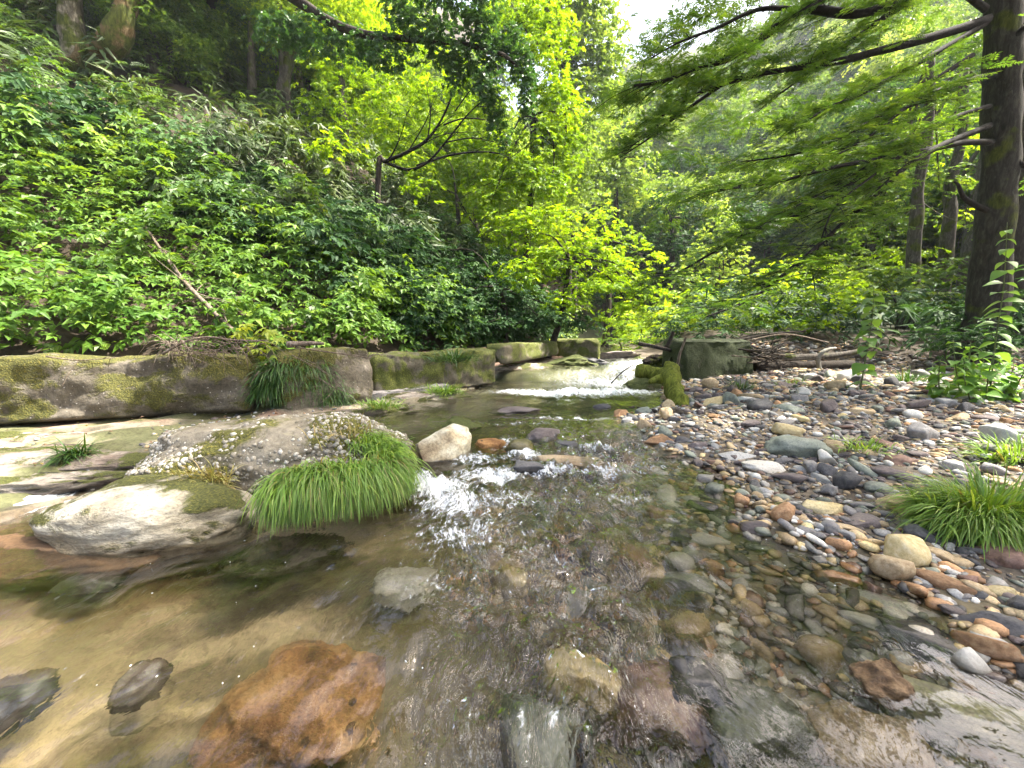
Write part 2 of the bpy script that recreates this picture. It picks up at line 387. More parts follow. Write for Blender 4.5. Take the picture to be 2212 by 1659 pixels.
# ================================================================ WATER
def foam_at(x, y):
    f = 0
    for px, py, z, rx, ry, a in FOAM:
        p = G(px, py, z); f = np.maximum(f, a * np.exp(-(((x - p[0]) / rx) ** 2 + ((y - p[1]) / ry) ** 2)))
    return f
FOAM = [(1250, 818, .3, 1.3, .5, .4), (1230, 838, .2, 1.15, .38, 1.3), (1130, 845, .12, .7, .4, .9), (1330, 845, .12, .9, .35, 1.1), (1380, 800, .3, .9, 1.3, .8), (1420, 786, .4, 1.2, 2.2, 1.), (1320, 800, .4, 1.4, 1., .75), (1020, 985, .06, .3, .15, .6), (1200, 1080, 0, .5, .3, .3), (1230, 905, .1, .9, .06, .7), (1120, 915, .1, .8, .05, .5),
        (940, 1045, .03, .3, .25, 1.0), (900, 1018, .06, .16, .22, .9), (985, 1085, 0, .32, .3, .75), (1010, 1150, 0, .4, .35, .5), (960, 1250, 0, .3, .35, .28), (1080, 1080, 0, .4, .25, .5), (1060, 1020, .03, .36, .2, .9), (1180, 1010, .05, .4, .18, .7), (1300, 1010, .05, .45, .14, .55),
        (1130, 975, .08, .25, .1, .8), (1090, 950, .1, .2, .15, .6), (1290, 960, .1, .3, .12, .6), (1400, 1000, .03, .4, .2, .35), (1340, 1080, 0, .35, .2, .4),
        (1180, 1590, 0, .16, .12, .25), (1010, 1560, 0, .05, .14, .3), (60, 1080, .03, .4, .22, .8), (330, 960, .1, .12, .2, .6), (1120, 1200, 0, .5, .25, .25)]
xs = axis(-9, 8, -3.0, 2.9, .026, 1.05); ys = axis(-8, 30, .8, 4.4, .025, 1.022)
X, Y, F = grid(xs, ys)
foam = foam_at(X, Y)
rip = .42 + 1.35 * sst(-.9, .1, X + .35 * np.minimum(Y - 1, 1.5) * -1) * sst(5.5, 3.9, Y) + 1.2 * foam
rip = rip * (1 - .9 * sst(.1, .95, X - .26 * (Y - 1)) * sst(4.2, 3.4, Y)); rip = rip * (1 + .5 * fbm(X * .8, Y * .8, 4, 2, 19)); rip = np.where(Y > 5, rip * .6 + foam + .9 * sst(9, 9.6, Y), rip)
wx = X + .18 * fbm(X * .9, Y * .9, 0, 3, 61); wy = Y + .18 * fbm(X * .9, Y * .9, 5, 3, 62)
wave = .011 * fbm(wx * 5.2, wy * 2.6, 0, 3, 71, .55) + .0065 * (1 - np.abs(fbm(wx * 11, wy * 6.5, 3, 2, 72)) * 2) + .004 * fbm(wx * 26, wy * 15, 0, 2, 73)
Z = water_level(X, Y) + wave * rip * 1.7 + .05 * foam * (fbm(wx * 7, wy * 7, 0, 3, 74)) * sst(.35, .9, foam) + .015 * foam
for px, py, zz, r, a in ((1250, 1470, 0, .16, .03), (640, 1530, 0, .3, -.002), (1120, 975, .08, .14, .03), (1230, 995, .05, .25, .015), (870, 1290, 0, .14, .015)):
    p = G(px, py, zz); Z = Z + a * np.exp(-(((X - p[0]) / r) ** 2 + ((Y - p[1]) / r) ** 2))
t = NT('stream_water')
pos = t.n('NewGeometry').outputs['Position']
warp = t.n('TexNoise', {'Vector': pos, 'Scale': 1.6, 'Detail': 2.}).outputs[1]
pv = t.n('VectorMath', {0: pos, 1: t.n('VectorMath', {0: warp, 'Scale': .35}, operation='SCALE').outputs[0]}, operation='ADD').outputs[0]
v1 = t.n('Mapping', {0: pv, 'Scale': (1, .42, 1)}).outputs[0]
w1 = t.n('TexNoise', {'Vector': v1, 'Scale': 20., 'Detail': 3., 'Roughness': .5}).outputs[0]
w2 = t.n('TexNoise', {'Vector': v1, 'Scale': 70., 'Detail': 2.}).outputs[0]
rip_a = t.n('Attribute', attribute_name='ripple').outputs['Fac']; foam_a = t.n('Attribute', attribute_name='foam').outputs['Fac']
hh = t.math('MULTIPLY', t.math('ADD', w1, t.math('MULTIPLY', w2, .14)), rip_a)
bmp = t.n('Bump', {'Strength': 1., 'Distance': .02, 'Height': hh}).outputs[0]
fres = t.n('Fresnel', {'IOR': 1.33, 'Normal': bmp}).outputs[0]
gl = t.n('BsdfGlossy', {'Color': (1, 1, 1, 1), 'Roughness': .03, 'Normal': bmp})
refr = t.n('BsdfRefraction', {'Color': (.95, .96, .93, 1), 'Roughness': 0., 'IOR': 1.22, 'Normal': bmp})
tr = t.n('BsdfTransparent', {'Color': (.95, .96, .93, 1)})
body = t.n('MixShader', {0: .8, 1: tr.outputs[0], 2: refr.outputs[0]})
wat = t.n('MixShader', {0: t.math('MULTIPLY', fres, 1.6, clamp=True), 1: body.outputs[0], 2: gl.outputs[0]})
fn = t.n('TexNoise', {'Vector': t.n('Mapping', {0: pv, 'Scale': (1, .5, 1)}).outputs[0], 'Scale': 17., 'Detail': 7., 'Roughness': .75}).outputs[0]
fn2 = t.n('TexNoise', {'Vector': t.n('Mapping', {0: pv, 'Scale': (1, .3, 1)}).outputs[0], 'Scale': 48., 'Detail': 4., 'Roughness': .7}).outputs[0]
foam_glint = t.mr(t.math('ADD', t.math('MULTIPLY', foam_a, .74), t.math('ADD', t.math('MULTIPLY', fn, 1.2), t.math('MULTIPLY', fn2, 1.1))), 1.42, 1.86)  # white flecks: foam, plus glints painted onto the rippled water
fo = t.n('BsdfPrincipled', {'Base Color': (.86, .9, .92, 1), 'Roughness': .35, 'Normal': bmp, 'Specular IOR Level': .5})
t.surf(t.n('MixShader', {0: t.math('MULTIPLY', foam_glint, .9), 1: wat.outputs[0], 2: fo.outputs[0]}).outputs[0])
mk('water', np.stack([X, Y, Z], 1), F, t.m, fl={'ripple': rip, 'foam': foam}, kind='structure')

# ================================================================ CONCRETE RUINS
conc_a = rock_mat('weathered_concrete', [(.04, .034, .022), (.09, .077, .055), (.145, .125, .095), (.3, .27, .22)], scale=2.2, bump=1., moss=.68, mosscol=(.085, .085, .016), wet=None, bscale=1.6, spots=(16, .13, (.4, .37, .33)))
conc_b = rock_mat('mossy_concrete', [(.07, .06, .04), (.15, .13, .09), (.26, .235, .18)], scale=1.8, bump=.8, moss=.8, mosscol=(.085, .1, .016), wet=None)
conc_moss = rock_mat('moss_covered_concrete', [(.05, .05, .03), (.1, .1, .06)], scale=2.2, bump=1., moss=1.05, mosscol=(.022, .034, .005), wet=None, bscale=1.5)
def slab(name, A, B, z0, z1, th, mat, label, cat, seed, lean=0., rough=.05, nx=60, nz=16, profile=None, parent=None):
    """broken wall segment from A to B (front foot line); thickness goes back to the left"""
    A, B = np.array(A, float), np.array(B, float); L = np.linalg.norm(B - A); u = (B - A) / L; nrm = np.array([-u[1], u[0]])
    # ring profile in (s = back offset, z): foot front, front face, top, back
    prof = profile or [(.22, 0), (.06, .03), (0, .14), (-.02, .4), (0, .75), (.03, .93), (.09, .99), (.2, 1.0), (.6, 1.0), (.94, 1.0), (1, .9), (1, 0)]
    pr = smoothpath(np.array([(p[0], p[1], 0) for p in prof]), 4)[:, :2]
    T = np.linspace(0, 1, nx); m = len(pr); V = []
    for i, t_ in enumerate(T):
        e = min(t_, 1 - t_) * L; er = 1 - .35 * max(0, 1 - e / .10) ** 2
        q = pr.copy(); cz = .5
        zz = z0 + (z1 - z0) * (cz + (q[:, 1] - cz) * (er if 0 < i < nx - 1 else er)); ss = (.5 + (q[:, 0] - .5) * er) * th + lean * (1 - q[:, 1])
        P = A[None] + u[None] * (t_ * L) + nrm[None] * ss[:, None]
        V.append(np.column_stack([P, zz]))
    V = np.array(V).reshape(-1, 3)
    nn = fbm(V[:, 0] * 1.7, V[:, 1] * 1.7, V[:, 2] * 2.2, 5, seed); n2_ = fbm(V[:, 0] * .6, V[:, 1] * .6, V[:, 2] * .6, 2, seed + 9)
    hz = (V[:, 2] - z0) / (z1 - z0)
    n3_ = fbm(V[:, 0] * 6, V[:, 1] * 6, V[:, 2] * 8, 4, seed + 3); crack = np.exp(-(vnoise(V[:, 0] * 1.1, V[:, 1] * 1.1, V[:, 2] * .5, seed + 4) / .035) ** 2)
    off = rough * nn + rough * 1.2 * n2_ + .022 * n3_ - .05 * crack * (rough > .055)
    V[:, 0] -= nrm[0] * off; V[:, 1] -= nrm[1] * off; V[:, 2] += off * .6 * np.where(hz > .8, 1, .5) - .1 * sst(.35, 0, hz) * 0
    F = []
    a = np.arange(m - 1)
    for i in range(nx - 1): F.append(np.stack([i * m + a, (i + 1) * m + a, (i + 1) * m + a + 1, i * m + a + 1], 1))
    F = np.concatenate(F)
    caps = []
    k = len(V); V = np.vstack([V, V[:m].mean(0), V[(nx - 1) * m:nx * m].mean(0)])
    caps = np.concatenate([np.stack([a, a + 1, np.full(m - 1, k)], 1), np.stack([(nx - 1) * m + a + 1, (nx - 1) * m + a, np.full(m - 1, k + 1)], 1)])
    return mk(name, V, [F, caps], mat, parent=parent, label=label, cat=cat, loc=None if parent else (A[0], A[1], z0))
# fallen slab in front left: face leans forward, underside undercut
slab('concrete_wall', (-8.6, 3.45), tuple(G(548, 905, .12)[:2]), .10, .94, .7, conc_a, 'long weathered brown concrete wall slab with mossy undercut face, left of the hanging grass', 'concrete wall', 5, rough=.10, nx=170,
     profile=[(.9, -.02), (.5, .06), (.2, .11), (.03, .17), (-.03, .3), (-.04, .5), (0, .8), (.05, .95), (.12, 1.0), (.5, 1.02), (.95, 1.0), (1, .9), (1, 0)])
q0 = G(600, 905, .12); q1 = G(812, 868, .12)
slab('concrete_wall', q0[:2] + [.02, .12], q1[:2], .1, 1.02, .55, conc_a, 'short grey concrete wall block with bare twigs hanging over it, right of the hanging grass', 'concrete wall', 15, rough=.05, nx=60)
q2 = G(1075, 812, .3)
slab('concrete_wall', q1[:2] + [.0, .06], q2[:2], .12, .88, .5, conc_b, 'low concrete wall with moss and a broken lip along its top behind the flat slab', 'concrete wall', 25, rough=.06, nx=90)
q3 = D(1200, 800, 12.4)
slab('concrete_wall', q2[:2] + [.1, .2], (q3[0] + .1, q3[1]), .52, .98, .45, conc_b, 'thin overhanging concrete ledge wall running up to the square block', 'concrete wall', 35, rough=.03, nx=60)
q4 = D(1196, 800, 12.9); q5 = D(1296, 800, 12.7)
slab('concrete_block', q4[:2], q5[:2], .1, 1.02, .8, conc_b, 'square mossy concrete block at the far end of the wall beside the rapids', 'concrete block', 45, rough=.015, nx=40)
g0 = G(800, 868, .14); g1 = G(975, 838, .2)
slab('concrete_slab', g0[:2], g1[:2], .02, .27, .55, rock_mat('grey_slab', [(.2, .19, .18), (.3, .28, .27), (.36, .34, .33)], scale=3, bump=.5, moss=.25, wet=None), 'flat grey concrete slab lying on the rock at the foot of the wall', 'slab', 55, rough=.03, nx=40,
     profile=[(0, 0), (0, .8), (.05, 1), (.5, 1.1), (.9, 1.2), (1, 1.1), (1, 0)])
b0 = D(1470, 815, 8.6); b1 = D(1625, 815, 8.9)
slab('concrete_block', b0[:2], b1[:2], .05, 1.06, .95, conc_moss, 'big dark block wholly covered in green moss beside the driftwood', 'concrete block', 65, rough=.05, nx=60,
     profile=[(-.12, 0), (-.06, .3), (.0, .7), (.06, .96), (.12, 1.0), (.6, 1.03), (.95, 1.0), (1, .9), (1, 0)])

# ================================================================ BOULDERS
m_cong = rock_mat('conglomerate_rock', [(.10, .085, .06), (.2, .175, .125), (.3, .27, .21)], scale=1.6, bump=1., moss=.45, mosscol=(.1, .1, .02), wetdark=.5, bscale=1.4)
m_white = rock_mat('white_boulder_rock', [(.16, .135, .09), (.4, .36, .27), (.56, .53, .44), (.64, .61, .52)], scale=2.2, bump=1., moss=.5, mosscol=(.07, .075, .015), wet=(.04, .1), wetdark=.62, bscale=1.5, spots=(22, .12, (.1, .085, .06)), stretch=(1, 1, 2.4))
m_pale = rock_mat('pale_rust_rock', [(.09, .055, .03), (.27, .22, .14), (.46, .44, .34), (.56, .54, .44)], scale=2.6, bump=1., moss=.05, wetdark=.5)
m_rust = rock_mat('rust_orange_rock', [(.03, .018, .01), (.18, .085, .028), (.32, .17, .06), (.42, .27, .12)], scale=4., bump=1., wet=None, bscale=1.5, spots=(9, .16, (.05, .025, .012)))
m_mossrock = rock_mat('moss_rock', [(.08, .07, .04), (.16, .14, .08)], scale=3, bump=.8, moss=.85, mosscol=(.06, .075, .015), wetdark=.5)
m_ledge = rock_mat('pinkish_bedrock', [(.07, .055, .04), (.2, .155, .125), (.33, .29, .24), (.42, .38, .33)], scale=2.4, bump=1., moss=.52, mosscol=(.075, .085, .016), wetdark=.55, bscale=1.5, stretch=(1, 1, 3))
PAL = {'dark grey': [(.045, .045, .048), (.085, .083, .085), (.13, .125, .125)], 'purple brown': [(.08, .065, .065), (.14, .115, .11), (.2, .17, .16)],
       'pale grey': [(.26, .26, .25), (.36, .36, .35), (.46, .45, .43)], 'white': [(.48, .46, .42), (.6, .58, .53), (.7, .68, .62)],
       'tan': [(.26, .18, .10), (.42, .32, .19), (.54, .44, .3)], 'rusty orange': [(.2, .11, .055), (.36, .21, .11), (.45, .31, .18)],
       'greenish grey': [(.11, .125, .10), (.18, .2, .165), (.26, .28, .235)], 'reddish brown': [(.11, .06, .045), (.18, .11, .085), (.26, .18, .145)],
       'mid grey': [(.12, .115, .11), (.2, .19, .185), (.28, .27, .26)], 'yellowish': [(.34, .26, .11), (.5, .41, .22), (.6, .52, .34)]}
SM = {k: rock_mat(k.replace(' ', '_') + '_stone', v, scale=5., bump=.45, wetdark=.5, bscale=.5) for k, v in PAL.items()}
def boulder(name, px, py, z, size, mat, label, seed, ang=.5, rough=.13, box=.2, n=5, rot=0., cat='rock', zc=0., parent=None, fr=1.3, tilt=(0, 0)):
    V, F = rock_shape(n, seed, ang, rough, (1, 1, 1), box, fr)
    V = V * np.array(size); V = rotz(V, rot)
    if tilt != (0, 0): V = V @ np.array(Matrix.Rotation(tilt[0], 3, 'X') @ Matrix.Rotation(tilt[1], 3, 'Y')).T
    p = G(px, py, z) if not isinstance(px, np.ndarray) else px
    o = mk(name, V, F, mat, label=label, cat=cat); o.location = (p[0], p[1], z + zc); return o, V, F
# conglomerate boulder, with embedded pebbles
cg, Vc, Fc = boulder('boulder', 610, 1010, 0, (1.28, .68, .52), m_cong, 'large rounded boulder of white pebbly conglomerate with a grass fringe', 3, .0, .10, .0, 6, .08, 'boulder', 0.0)
rs = np.random.RandomState(4)
fa = Vc[Fc]; fn_ = np.cross(fa[:, 1] - fa[:, 0], fa[:, 2] - fa[:, 0]); ar = np.linalg.norm(fn_, axis=1); cen = fa.mean(1); fnn = fn_ / ar[:, None]
w = ar * (cen[:, 2] > -.05) * np.clip(.6 + fbm(cen[:, 0] * 1.6, cen[:, 1] * 1.6, cen[:, 2] * 1.6, 3, 8), .02, 1); w /= w.sum()
NP = 4000; ii = rs.choice(len(Fc), NP, p=w); pb = [rock_shape(1, s, .3, .15, (1, .82, .7)) for s in range(5)]
sz = .009 + .026 * rs.rand(NP) ** 2.6
V, F, T = scatter(pb, cen[ii] + fnn[ii] * sz[:, None] * -.15, frame(fnn[ii], rs.uniform(0, 6.28, NP)), sz, rs.randint(0, 5, NP), rs.rand(NP))
cc = lerp(np.tile([.17, .15, .11], (len(V), 1)), (.58, .56, .5), T ** 1.4)
m_peb = rock_mat('pebble', [(1, 1, 1)], scale=8, bump=.3, use_col=True, wetdark=.5, bscale=.3)
tag(mk('pebbles', V, F, m_peb, parent=cg, col=cc), kind='stuff')
# white boulder
boulder('boulder', 335, 1122, 0, (.68, .42, .30), m_white, 'low whitish boulder with dark pits and a moss patch, standing in the pool', 7, .04, .08, .0, 6, -.06, 'boulder', -.02)
boulder('rock', 110, 1215, -.14, (.72, .3, .14), rock_mat('brown_shelf_rock', [(.04, .025, .015), (.13, .075, .035), (.22, .13, .065)], scale=3., bump=1., wet=None), 'rust coloured submerged rock shelf below the white boulder', 9, .3, .13, .2, 5, .05, 'rock', 0)
boulder('rock', 950, 975, .05, (.34, .27, .27), m_pale, 'pale angular rock with rusty underside standing in the riffle', 22, .75, .12, .3, 5, .35, 'rock', .02)
boulder('rock', 1000, 927, .08, (.24, .2, .17), m_mossrock, 'greenish mossy rock just behind the pale angular rock', 13, .5, .12, .1, 4)
boulder('rock', 650, 1570, -.2, (.29, .24, .17), m_rust, 'big rusty orange rock with black pits under shallow water', 16, .35, .13, .3, 6, .2, 'rock', -.03)
boulder('rock', 1062, 968, .03, (.17, .13, .11), m_rust, 'wet red brown rock with water pouring around it', 17, .4, .12, .1, 4)
boulder('rock', 1125, 975, .02, (.15, .13, .12), rock_mat('olive_round_rock', [(.12, .11, .04), (.2, .185, .08), (.26, .24, .12)], scale=4, bump=.5, wet=(.1, .2)), 'round olive yellow rock in the middle of the riffle', 18, .1, .08, .1, 4)
boulder('rock', 1230, 1000, .0, (.3, .11, .07), SM['tan'], 'long flat pale rock at the lower edge of the riffle', 19, .5, .1, .3, 4, -.15)
boulder('rock', 1150, 1012, .03, (.2, .09, .06), SM['dark grey'], 'long black wet rock below the round olive rock', 20, .6, .12, .3, 4, .05)
boulder('rock', 1225, 962, .06, (.12, .08, .06), SM['dark grey'], 'small black rock poking out upstream of the long flat rock', 21, .6, .12, .3, 4)
boulder('rock', 1175, 945, .06, (.2, .14, .1), SM['purple brown'], 'wide purple brown rock under foam at the head of the riffle', 23, .4, .1, .2, 4)
boulder('rock', 1120, 888, .08, (.42, .2, .06), SM['purple brown'], 'flat brown rock just breaking the smooth water upstream', 24, .5, .12, .3, 4)
boulder('rock', 1255, 1480, -.07, (.14, .095, .085), SM['yellowish'], 'smooth sandy yellow stone with water sliding over it near the bottom', 26, .1, .08, .2, 5, -.3)
boulder('rock', 876, 1290, -.17, (.15, .13, .075), SM['white'], 'pale white rock under ripples in the middle of the pool', 27, .0, .12, .2, 4)
boulder('rock', 1105, 1262, -.10, (.09, .08, .07), SM['yellowish'], 'small pale yellow stone under dark rippled water', 28, .3, .1, .2, 4)
boulder('rock', 620, 1235, -.3, (.36, .22, .1), m_ledge, 'broad flat tan rock lying deep in the pool', 29, .5, .12, .3, 5)
boulder('rock', 25, 1560, -.2, (.12, .11, .1), SM['dark grey'], 'dark grey submerged rock at the left edge of the pool', 30, .2, .1, .2, 4)
boulder('rock', 290, 1520, -.2, (.09, .1, .08), SM['purple brown'], 'small dark brown submerged rock left of the rusty orange rock', 31, .5, .12, .2, 4)
boulder('rock', 215, 1290, -.2, (.15, .11, .1), SM['dark grey'], 'dark submerged rock with an orange stone against it', 32, .5, .12, .2, 4)
boulder('rock', 1390, 1555, -.17, (.2, .16, .11), SM['reddish brown'], 'dark red brown submerged rock below the sandy yellow stone', 33, .4, .1, .3, 5)
boulder('rock', 1165, 1600, -.13, (.13, .14, .10), SM['greenish grey'], 'greenish rock under white ripples at the bottom', 34, .4, .1, .3, 5)
boulder('rock', 1640, 1600, -.13, (.17, .15, .09), SM['greenish grey'], 'large green grey submerged rock with a pale mottled top', 35, .4, .1, .3, 5)
boulder('rock', 1900, 1487, -.05, (.10, .085, .08), rock_mat('crusted_rock', [(.03, .02, .012), (.1, .06, .03), (.2, .13, .07), (.34, .26, .16)], scale=9, bump=1., wet=None), 'rusty crusted stone with a pale core standing above its neighbours', 36, .7, .16, .2, 5)
boulder('rock', 2120, 1575, -.10, (.32, .10, .09), rock_mat('olive_rock', [(.2, .2, .12), (.34, .33, .23), (.42, .4, .3)], scale=4, bump=.5, wetdark=.7), 'long olive grey rock slanting to the bottom right corner', 37, .4, .1, .35, 5, -.52)
boulder('rock', 1900, 1640, -.13, (.17, .12, .08), SM['tan'], 'flat brown tan rock at the bottom edge beside the long olive rock', 38, .5, .1, .35, 5, -.3)
boulder('rock', 1525, 1495, -.06, (.13, .10, .07), SM['dark grey'], 'blackish flat stone under clear shallow water', 39, .3, .1, .3, 4, -.3)
boulder('rock', 1720, 1110, .0, (.22, .10, .06), m_cong, 'dark pitted rock at the water edge of the gravel bar', 40, .8, .18, .3, 5, -.5)
for k, (px, py, z, sx, sy, sz_, mt, lb, rt) in enumerate([
    (1425, 957, .05, .15, .12, .10, 'rusty orange', 'blocky grey stone with an orange patch at the tip of the gravel bar', 0), (1770, 885, .2, .23, .16, .12, 'yellowish', 'large yellowish boulder stone in the middle of the gravel bar', 0),
    (1725, 975, .12, .25, .14, .13, 'greenish grey', 'big olive grey angular block leaning on the gravel bar', -.5), (1880, 880, .2, .24, .14, .11, 'greenish grey', 'dark olive rock beside the tall stemmed plant', 0),
    (1775, 1100, .03, .15, .10, .05, 'yellowish', 'flat cream coloured stone at the water edge', -.4), (1860, 1130, .02, .13, .10, .055, 'purple brown', 'smooth purple grey oval stone at the water edge', 0),
    (1650, 1012, .04, .2, .13, .07, 'white', 'pale stone with black stripes in the shallows', -.3), (1900, 1062, .07, .1, .08, .06, 'greenish grey', 'rounded green grey stone above the purple oval stone', 0),
    (1990, 1100, .06, .24, .14, .08, 'tan', 'wide flat tan stone left of the bright grass clump', 0), (1985, 1165, .02, .12, .09, .08, 'dark grey', 'dark wet stone under the edge of the grass clump', 0),
    (2180, 1215, .03, .14, .12, .09, 'reddish brown', 'rounded red brown stone below the grass clump', 0), (2120, 1330, -.02, .11, .05, .025, 'tan', 'flat buff oval stone at the right edge of the shallows', 0),
    (1590, 985, .06, .2, .08, .05, 'pale grey', 'long pale grey stone near the bar tip', .1), (1503, 967, .06, .10, .09, .075, 'purple brown', 'round purple brown stone beside the long pale stone', 0),
    (1473, 955, .06, .09, .08, .06, 'dark grey', 'round blackish stone next to the orange patched stone', 0), (1340, 897, .1, .16, .1, .08, 'rusty orange', 'orange stone at the upstream tip of the gravel bar', .4),
    (1390, 893, .1, .13, .1, .09, 'greenish grey', 'round olive stone beside the orange tip stone', 0), (1300, 880, .1, .12, .08, .05, 'dark grey', 'black stone at the water edge upstream', 0),
    (2090, 1010, .12, .3, .1, .07, 'white', 'long whitish stone lying across the bar right side', -.4), (1950, 1010, .1, .15, .1, .1, 'reddish brown', 'blocky reddish stone in the middle of the bar', 0),
    (2000, 1395, -.05, .16, .13, .06, 'dark grey', 'flat dark grey stone under clear water at the right', 0), (1960, 1330, -.05, .2, .1, .06, 'white', 'whitish angular stone under shallow water at the right', -.5),
    (1490, 1268, -.08, .13, .07, .05, 'pale grey', 'pale greenish white stone under the middle shallows', -.1), (1370, 1215, -.1, .08, .1, .05, 'rusty orange', 'orange oval stone under the middle riffle', 0),
    (1405, 1255, -.1, .10, .07, .05, 'tan', 'pinkish tan stone beside the orange oval stone under water', 0), (1810, 1255, -.04, .1, .08, .05, 'rusty orange', 'orange brown stone under the right shallows', 0),
    (1790, 1190, -.02, .14, .09, .06, 'tan', 'mottled tan pink rock in the right shallows', 0), (2185, 1370, .0, .2, .1, .07, 'dark grey', 'long blackish wet stone at the right edge', -.4)]):
    boulder('stone', px, py, z, (sx, sy, sz_), SM[mt], lb, 60 + k, .35 if k % 3 else .7, .11, .15, 4, rt, 'stone', 0)
# bedrock ledges
for k, (px, py, z, s, rt, lb) in enumerate([
    (900, 862, .1, (.95, .22, .17), .52, 'pinkish white bedrock ledge at the waterline below the flat slab'), (760, 895, .08, (.8, .25, .12), .35, 'low buff bedrock ledge at the waterline below the hanging grass'),
    (1020, 826, .1, (.45, .3, .3), .6, 'mossy rounded rock ledge at the end of the flat slab'), (1150, 797, .3, (1.1, .35, .2), .5, 'jagged grey rock ledge under the overhanging concrete'),
    (1240, 790, .3, (.9, .5, .25), .2, 'dark mossy ledge under the square concrete block'), (150, 1002, .08, (1.1, .3, .15), .1, 'flat cream bedrock shelf with moss left of the boulders'),
    (60, 1045, .03, (.9, .26, .13), .12, 'pitted grey bedrock shelf with thin water over it'), (430, 1035, .05, (.4, .16, .12), -.1, 'small dark rock between the two big boulders'), (40, 955, .1, (.9, .3, .12), .1, 'buff rock shelf under the long concrete wall'),
    (400, 893, .1, (.25, .18, .14), 0, 'dark round stone under the lip of the concrete wall'), (1320, 768, .45, (.9, .3, .14), 0, 'dark flat rock in the far rapids'), (1285, 782, .4, (.5, .3, .14), 0, 'small dark rock left of the far rapids')]):
    mm = [m_ledge, m_ledge, m_mossrock, m_ledge, m_mossrock, m_ledge, m_ledge, SM['mid grey'], m_ledge, SM['dark grey'], SM['purple brown'], SM['dark grey']][k]
    boulder('rock_ledge' if k not in (7, 9, 10, 11) else 'rock', px, py, z, s, mm, lb, 90 + k, .6, .2, .3, 5, rt, 'rock', -.02, fr=2.2)

# ================================================================ STONES OF THE BAR AND THE BED
names = list(PAL); rs = np.random.RandomState(12)
SP = []
for k in range(14):
    V, F = rock_shape(3 if k < 12 else 3, 200 + k, [.1, .4, .7, 1.][k % 4], .1, (1, .74, .52), .2)
    me = mk('stone', V, F, SM['tan']).data; SP.append(me)
    bpy.data.objects.remove(bpy.data.objects[-1] if False else [o for o in bpy.data.objects if o.data == me][0])
occ = []; LAB = set()
def free(x, y, r, k=.8):
    if not occ: return True
    a = np.array(occ); return not np.any(np.hypot(a[:, 0] - x, a[:, 1] - y) < (a[:, 2] + r) * k)
for o in bpy.data.objects:
    if o.get('category') in ('stone', 'rock') and o.location.y < 9:
        occ.append((o.location.x, o.location.y, max(o.dimensions) * .36))
adj = {'flat': (1, .8, .55), 'rounded': (1, 1, 1.25), 'long': (1.35, .75, .8), 'chunky': (1, 1.1, 1.5), 'oval': (1.1, .85, .9)}
def place_stones(n, region, wts, label_fn, group, name, rng, sink):
    cnt = 0; tries = 0
    while cnt < n and tries < n * 60:
        tries += 1
        y = 1 + (rng[3]) * rs.rand() ** rng[4]; x = rs.uniform(rng[0], rng[1]) * (.3 + .7 * min(1, (y + 1) / 4) if rng[5] else 1)
        if abs(x) > 1.35 * (y + .3) + .1: continue
        if not region(x, y): continue
        r = min(.125 + .004 * y, rng[2] * math.exp(rs.normal(0, .42)) * (.75 + .09 * y))
        if not free(x, y, r, .72): continue
        occ.append((x, y, r * .9)); cnt += 1
        for _ in range(25):
            kind = names[rs.choice(len(names), p=wts)]; sh = list(adj)[rs.randint(5)]; lab = label_fn(x, y, r, kind, sh)
            if lab not in LAB: break
        LAB.add(lab)
        o = bpy.data.objects.new(name, SP[rs.randint(14)]); COL.objects.link(o)
        o.material_slots[0].link = 'OBJECT'; o.material_slots[0].material = SM[kind]
        s = adj[sh]; o.scale = (r * s[0], r * s[1], r * s[2]); o.rotation_euler = (rs.normal(0, .18), rs.normal(0, .18), rs.uniform(0, 6.28))
        z = float(terrain(x, y)); o.location = (x, y, z + r * s[2] * .5 * sink)
        tag(o, lab, name, group)
    return cnt
wts = np.array([.14, .18, .15, .05, .16, .05, .09, .04, .12, .03]); wts /= wts.sum()
def szw(r): return 'small' if r < .06 else ('large' if r > .11 else 'medium sized')
LM = [('by the bright grass clump', G(2100, 1120, .05)), ('near the yellowish boulder stone', G(1770, 885, .2)), ('near the tall stemmed plant', G(1870, 860, .25)), ('in front of the leafy bush', G(2080, 900, .25)),
      ('by the olive grey angular block', G(1725, 975, .12)), ('at the tip of the gravel bar', G(1400, 930, .1)), ('by the mossy log foot', G(1470, 880, .1)), ('by the cream flat stone at the water edge', G(1775, 1100, .03)), ('by the small grass tuft', G(2200, 990, .15)), ('below the mossy block', G(1560, 830, .2)), ('behind the tall stemmed plant foot', G(1900, 835, .3)), ('at the back of the bar near the driftwood', G(1720, 820, .3)), ('between the stemmed plant and the leafy bush', G(1970, 870, .3)), ('on the rear right of the bar', G(2150, 930, .3))]
def near(x, y, L): return min(L, key=lambda l: (l[1][0] - x) ** 2 + (l[1][1] - y) ** 2)[0]
fA = lambda x, y, r, k, s: f'{szw(r)} {s} {k} stone {near(x, y, LM)}'
def reg_bar(x, y):
    return float(-polydist(RS, x, y)) > -.03 and float(polydist(BANK, x, y)) < .3
place_stones(270, reg_bar, wts, fA, 'stones of the gravel bar', 'stone', (.9, 9, .066, 6.5, 1.0, False), .55)
wts2 = np.array([.11, .09, .11, .08, .22, .12, .10, .05, .06, .06]); wts2 /= wts2.sum()
